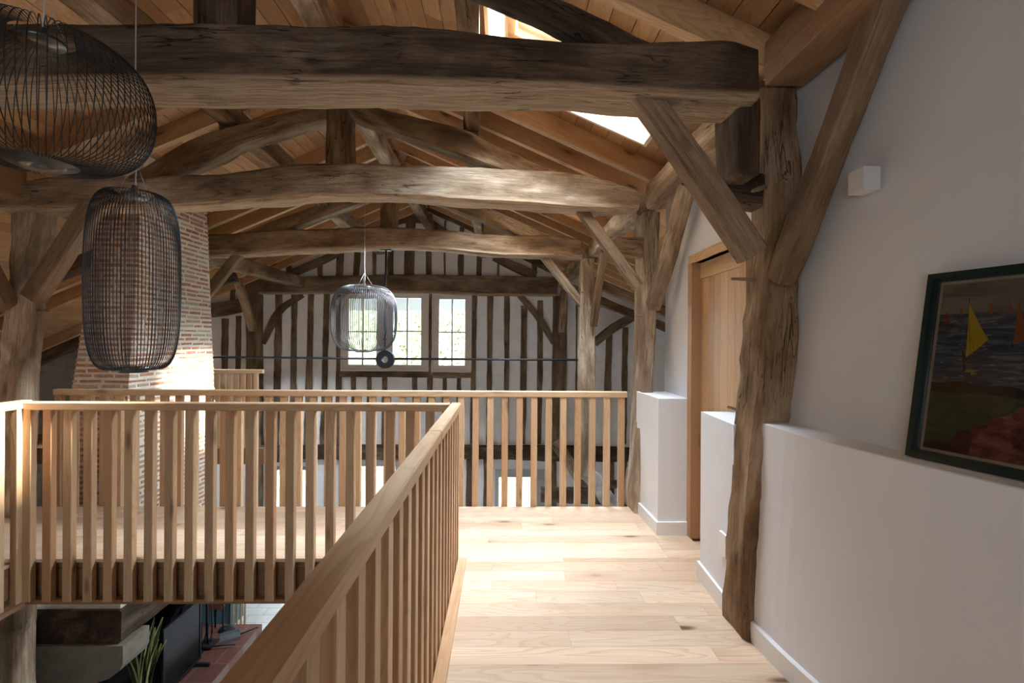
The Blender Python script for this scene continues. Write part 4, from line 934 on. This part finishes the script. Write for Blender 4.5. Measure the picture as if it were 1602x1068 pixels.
# ------------------------------------------------------------------ things on the ground floor
fs_ = empty('fire_screen', (-3.55, 5.48, -2.35)); tag(fs_, 'black framed glass fire screen standing on the terracotta hearth', 'fire screen')
mb = MB(); X = -3.55; ya, yb, za, zb = 5.16, 5.80, -2.31, -1.60
mb.box((X-.012, ya, za), (X+.012, ya+.02, zb)); mb.box((X-.012, yb-.02, za), (X+.012, yb, zb)); mb.box((X-.012, ya+.02, zb-.02), (X+.012, yb-.02, zb)); mb.box((X-.012, ya+.02, za), (X+.012, yb-.02, za+.02)); child(mb, 'screen_frame', M['iron'], fs_)
mb = MB(); mb.box((X-.004, ya+.02, za+.02), (X+.004, yb-.02, zb-.02)); child(mb, 'screen_glass', M['screenglass'], fs_)
for yy in (ya+.05, yb-.1): mb = MB(); mb.box((X-.12, yy, -2.35), (X+.16, yy+.03, -2.31)); child(mb, 'foot', M['iron'], fs_)
# potted snake plant
sp = empty('potted_snake_plant', (-3.62, 4.98, -2.335)); tag(sp, 'potted snake plant with yellow-edged upright leaves beside the corbel', 'plant')
mb = MB(); mb.lathe([(0, 0), (.10, 0), (.13, .2), (.12, .2), (.11, .17), (0, .17)], (0, 0, 0), 24); mb.build('pot', M['linen'], sp)
rr = random.Random(5)
for k in range(16):
    a = rr.uniform(0, 6.28); l_ = rr.uniform(.42, .72); lean = rr.uniform(.05, .3); mbl = MB(); mbe = MB(); base = Vector((math.cos(a)*.05, math.sin(a)*.05, .16)); sdv = Vector((-math.sin(a+.6), math.cos(a+.6), 0)); ou = Vector((math.cos(a), math.sin(a), 0)); L_ = []
    for i in range(8):
        t = i/7; c_ = base+ou*lean*l_*t*t+Vector((0, 0, l_*t)); wv = .036*math.sin(math.pi*(.25+.75*t)**1.1)+.001
        L_.append((c_-sdv*wv, c_-sdv*wv*.7+ou*.004, c_+sdv*wv*.7+ou*.004, c_+sdv*wv))
    for (q, ia, ib) in ((mbl, 1, 2), (mbe, 0, 1), (mbe, 2, 3)):
        vv = [v for row_ in L_ for v in (row_[ia], row_[ib])]+[v-ou*.004 for row_ in L_ for v in (row_[ia], row_[ib])]; n_ = 16
        q.add(vv, [(2*i, 2*i+1, 2*i+3, 2*i+2) for i in range(7)]+[(n_+2*i, n_+2*i+2, n_+2*i+3, n_+2*i+1) for i in range(7)])
    lf = mbl.build('leaf', M['snake'], sp); mbe.build('leaf_edge', M['snakeedge'], lf)
# fire tools
ts = empty('fire_tool_stand', (-3.66, 6.12, -2.35)); tag(ts, 'black wrought iron stand holding twisted fire tools on the hearth', 'fire tools')
mb = MB(); mb.tube([(0, 0, .0), (0, 0, .72)], .011, 6); mb.tube([(-.1, 0, .6), (.1, 0, .6)], .009, 6); mb.box((-.1, -.1, 0), (.1, .1, .015)); mb.build('stand', M['iron'], ts)
for dx in (-.09, -.03, .04): mb = MB(); mb.tube([(dx, .02, .66), (dx, .03, .1)], .008, 6); mb.tube([(dx, .03, .12), (dx+.02, -.03, .06)], .015, 6); mb.build('poker', M['iron'], ts)
hk = MB(); hk.tube([(-3.60, 6.44, -2.35+.02)]+[(-3.60+.008*(k % 2), 6.35, -2.33+k*.03) for k in range(1, 17)], .011, 6); hk.lathe([(0, 0), (.10, 0), (.09, .02), (.03, .035), (0, .035)], (-3.60, 6.44, -2.35), 20)
tag(hk.build('candle_holder', M['iron']), 'twisted black iron rod on a round foot at the hearth end', 'holder')
be = empty('bellows', (-3.78, 6.46, -2.35)); tag(be, 'old brown leather bellows leaning at the back of the hearth', 'bellows')
mb = MB()
for k, off in enumerate((0, .05)):
    mb.prism([(-.10, off, .25), (.10, off, .25), (.13, off, .45), (.09, off, .62), (0, off, .70), (-.09, off, .62), (-.13, off, .45)], (0, 1, 0), .02)
mb.build('board', M['leather'], be)
mb = MB(); mb.prism([(-.09, .02, .27), (.09, .02, .27), (.115, .02, .45), (.08, .02, .6), (0, .02, .67), (-.08, .02, .6), (-.115, .02, .45)], (0, 1, 0), .03); mb.tube([(0, .035, .26), (0, .035, 0)], [.02, .01], 8); mb.build('nozzle', M['iron'], be)
dp = empty('dustpan', (-3.44, 6.26, -2.35)); tag(dp, 'grey metal ash shovel lying on the terracotta hearth', 'shovel'); dp.rotation_euler = (0, 0, .5)
M['zinc'] = flat('grey metal', (.25, .27, .28), .35, .8)
mb = MB(); mb.box((-.13, -.10, 0), (.10, .10, .006)); mb.box((-.13, .094, .006), (.10, .10, .04)); mb.box((-.13, -.10, .006), (.10, -.094, .04)); mb.box((.094, -.094, .006), (.10, .094, .04)); mb.build('pan', M['zinc'], dp)
mb = MB(); mb.tube([(.10, 0, .02), (.3, 0, .05)], .009, 8); mb.build('handle', M['iron'], dp)
br = empty('hearth_brush', (-3.54, 6.02, -2.33)); tag(br, 'black hearth brush lying in front of the ash shovel', 'brush')
mb = MB(); mb.tube([(.0, 0, .02), (.26, .04, .02)], .009, 8); mb.build('handle', M['iron'], br); mb = MB(); mb.tube([(-.16, -.02, .02), (0, 0, .02)], .024, 8); mb.build('bristles', M['soot'], br)
tc = MB(); tc.box((-3.7, 6.75, -2.7), (-3.1, 7.1, -1.7)); 
cb = empty('cabinet', (-4.07, 7.2, -2.7)); tag(cb, 'teal cabinet standing beyond the hearth', 'cabinet')
mb = MB(); mb.box((-.40, -.15, .0), (.18, .2, .98)); mb.build('carcass', M['teal'], cb); mb = MB(); mb.box((-.38, -.165, .04), (-.115, -.151, .94)); mb.build('cabinet_door', M['teal'], cb); mb = MB(); mb.box((-.105, -.165, .04), (.16, -.151, .94)); mb.build('cabinet_door', M['teal'], cb)
for k in range(4):
    mb = MB(); x0 = -3.80+k*.055; mb.tube([(x0, 6.95, -2.7), (x0-.01, 7.0, -1.2+.05*k)], .014, 8, tint=k*.2)
    tag(mb.build('wooden_pole', M['rail']), 'long wooden pole propped beyond the hearth, %s from the teal cabinet' % ['first', 'second', 'third', 'fourth'][k], 'pole', 'wooden poles')
# old timbers low on the right beyond the far railing
T(timber('lower_brace', [at(866, 690, 8.6), at(885, 715, 8.6), at(912, 760, 8.6)], .14, .2, M['oldlight'], rough=.01), 'grey diagonal brace below the gable right post', 'brace')
T(timber('lower_brace', [at(914, 738, 6.4), at(932, 752, 6.4), at(948, 778, 6.4), at(975, 810, 6.4)], .16, [.17, .2, .2, .2], plaster('whitewashed oak', (.45, .42, .38), .3, .9, 7), rough=.03, step=.04), 'whitewashed gnarled timber at the foot of the third right post', 'brace')
T(band('lower_beam', 7.6, .2, [(846, 766, 786), (900, 767, 788), (960, 768, 790)], M['olddark'], rough=.006), 'dark horizontal beam low behind the walkway railing, right', 'beam')
T(band('lower_beam', 7.3, .1, [(900, 752, 762), (950, 753, 763), (1010, 754, 765)], M['oldwall'], rough=.006), 'thin grey rail low behind the walkway railing, right', 'beam')

# ------------------------------------------------------------------ outside
mb = MB(); vs_ = []; fs = []; nx, ny = 46, 26
for j in range(ny):
    for i in range(nx):
        X = -26+i*1.1; Y = 10.2+j*1.2; z = -2.75 + max(0, (Y-15))*.62 + noise.noise(Vector((X*.35, Y*.35, 0)))*max(0, min(1.6, (Y-14)*.3)) + noise.noise(Vector((X*1.3, Y*1.3, 4)))*max(0, min(.8, (Y-14)*.2))
        vs_.append((X, Y, z))
for j in range(ny-1):
    for i in range(nx-1): a = j*nx+i; fs.append((a, a+1, a+nx+1, a+nx))
o = link('ground_hillside', vs_, fs, M['hill'], None, None, None, [True]*len(fs)); tag(o, kind='structure')
mb = MB(); mb.box((-12, 9.7, -2.95), (9, 15.2, -2.72)); tag(mb.build('ground_terrace', M['grass']), kind='structure')
mb = MB(); mb.box((-4.5, 9.75, 2.72), (2.5, 11.1, 2.82)); mb.box((-4.5, 11.0, 2.13), (2.5, 11.12, 2.72)); tag(mb.build('trim_porch', flat('grey porch soffit', (.35, .37, .40), .7)), kind='structure')
for k, (X, Y, h_, lab) in enumerate(((-.95, 13.2, 4.6, 'pale slim tree trunk outside the narrow gable window'), (-3.0, 15.6, 4.2, 'slender garden tree outside the wide gable window'))):
    rt_ = empty('garden_tree', (X, Y, -2.72)); tag(rt_, lab, 'tree', 'garden trees')
    mb = MB(); rr = random.Random(k); mb.tube([(0, 0, 0), (.03, 0, h_*.4), (-.05, 0, h_*.7), (0, .05, h_)], [.11, .09, .07, .05], 8)
    for q in range(9):
        a = rr.uniform(0, 6.28); z = rr.uniform(.45, .95)*h_; mb.tube([(0, 0, z), (math.cos(a)*.5, math.sin(a)*.4, z+.4), (math.cos(a)*1.1, math.sin(a)*.9, z+.9)], [.035, .02, .008], 5)
    mb.build('trunk', M['lining'], rt_)
    mb = MB()
    for q in range(500):
        a = rr.uniform(0, 6.28); r_ = rr.uniform(.2, 1.4); z = rr.uniform(.45, 1.25)*h_; p = Vector((math.cos(a)*r_, math.sin(a)*r_*.8, z)); d1 = Vector((rr.uniform(-1, 1), rr.uniform(-1, 1), rr.uniform(-1, 1))).normalized()*.07; d2 = d1.orthogonal().normalized()*.05
        mb.add([p-d1, p-d2, p+d1, p+d2], [(0, 1, 2, 3)])
    mb.build('foliage', M['hill'], rt_)
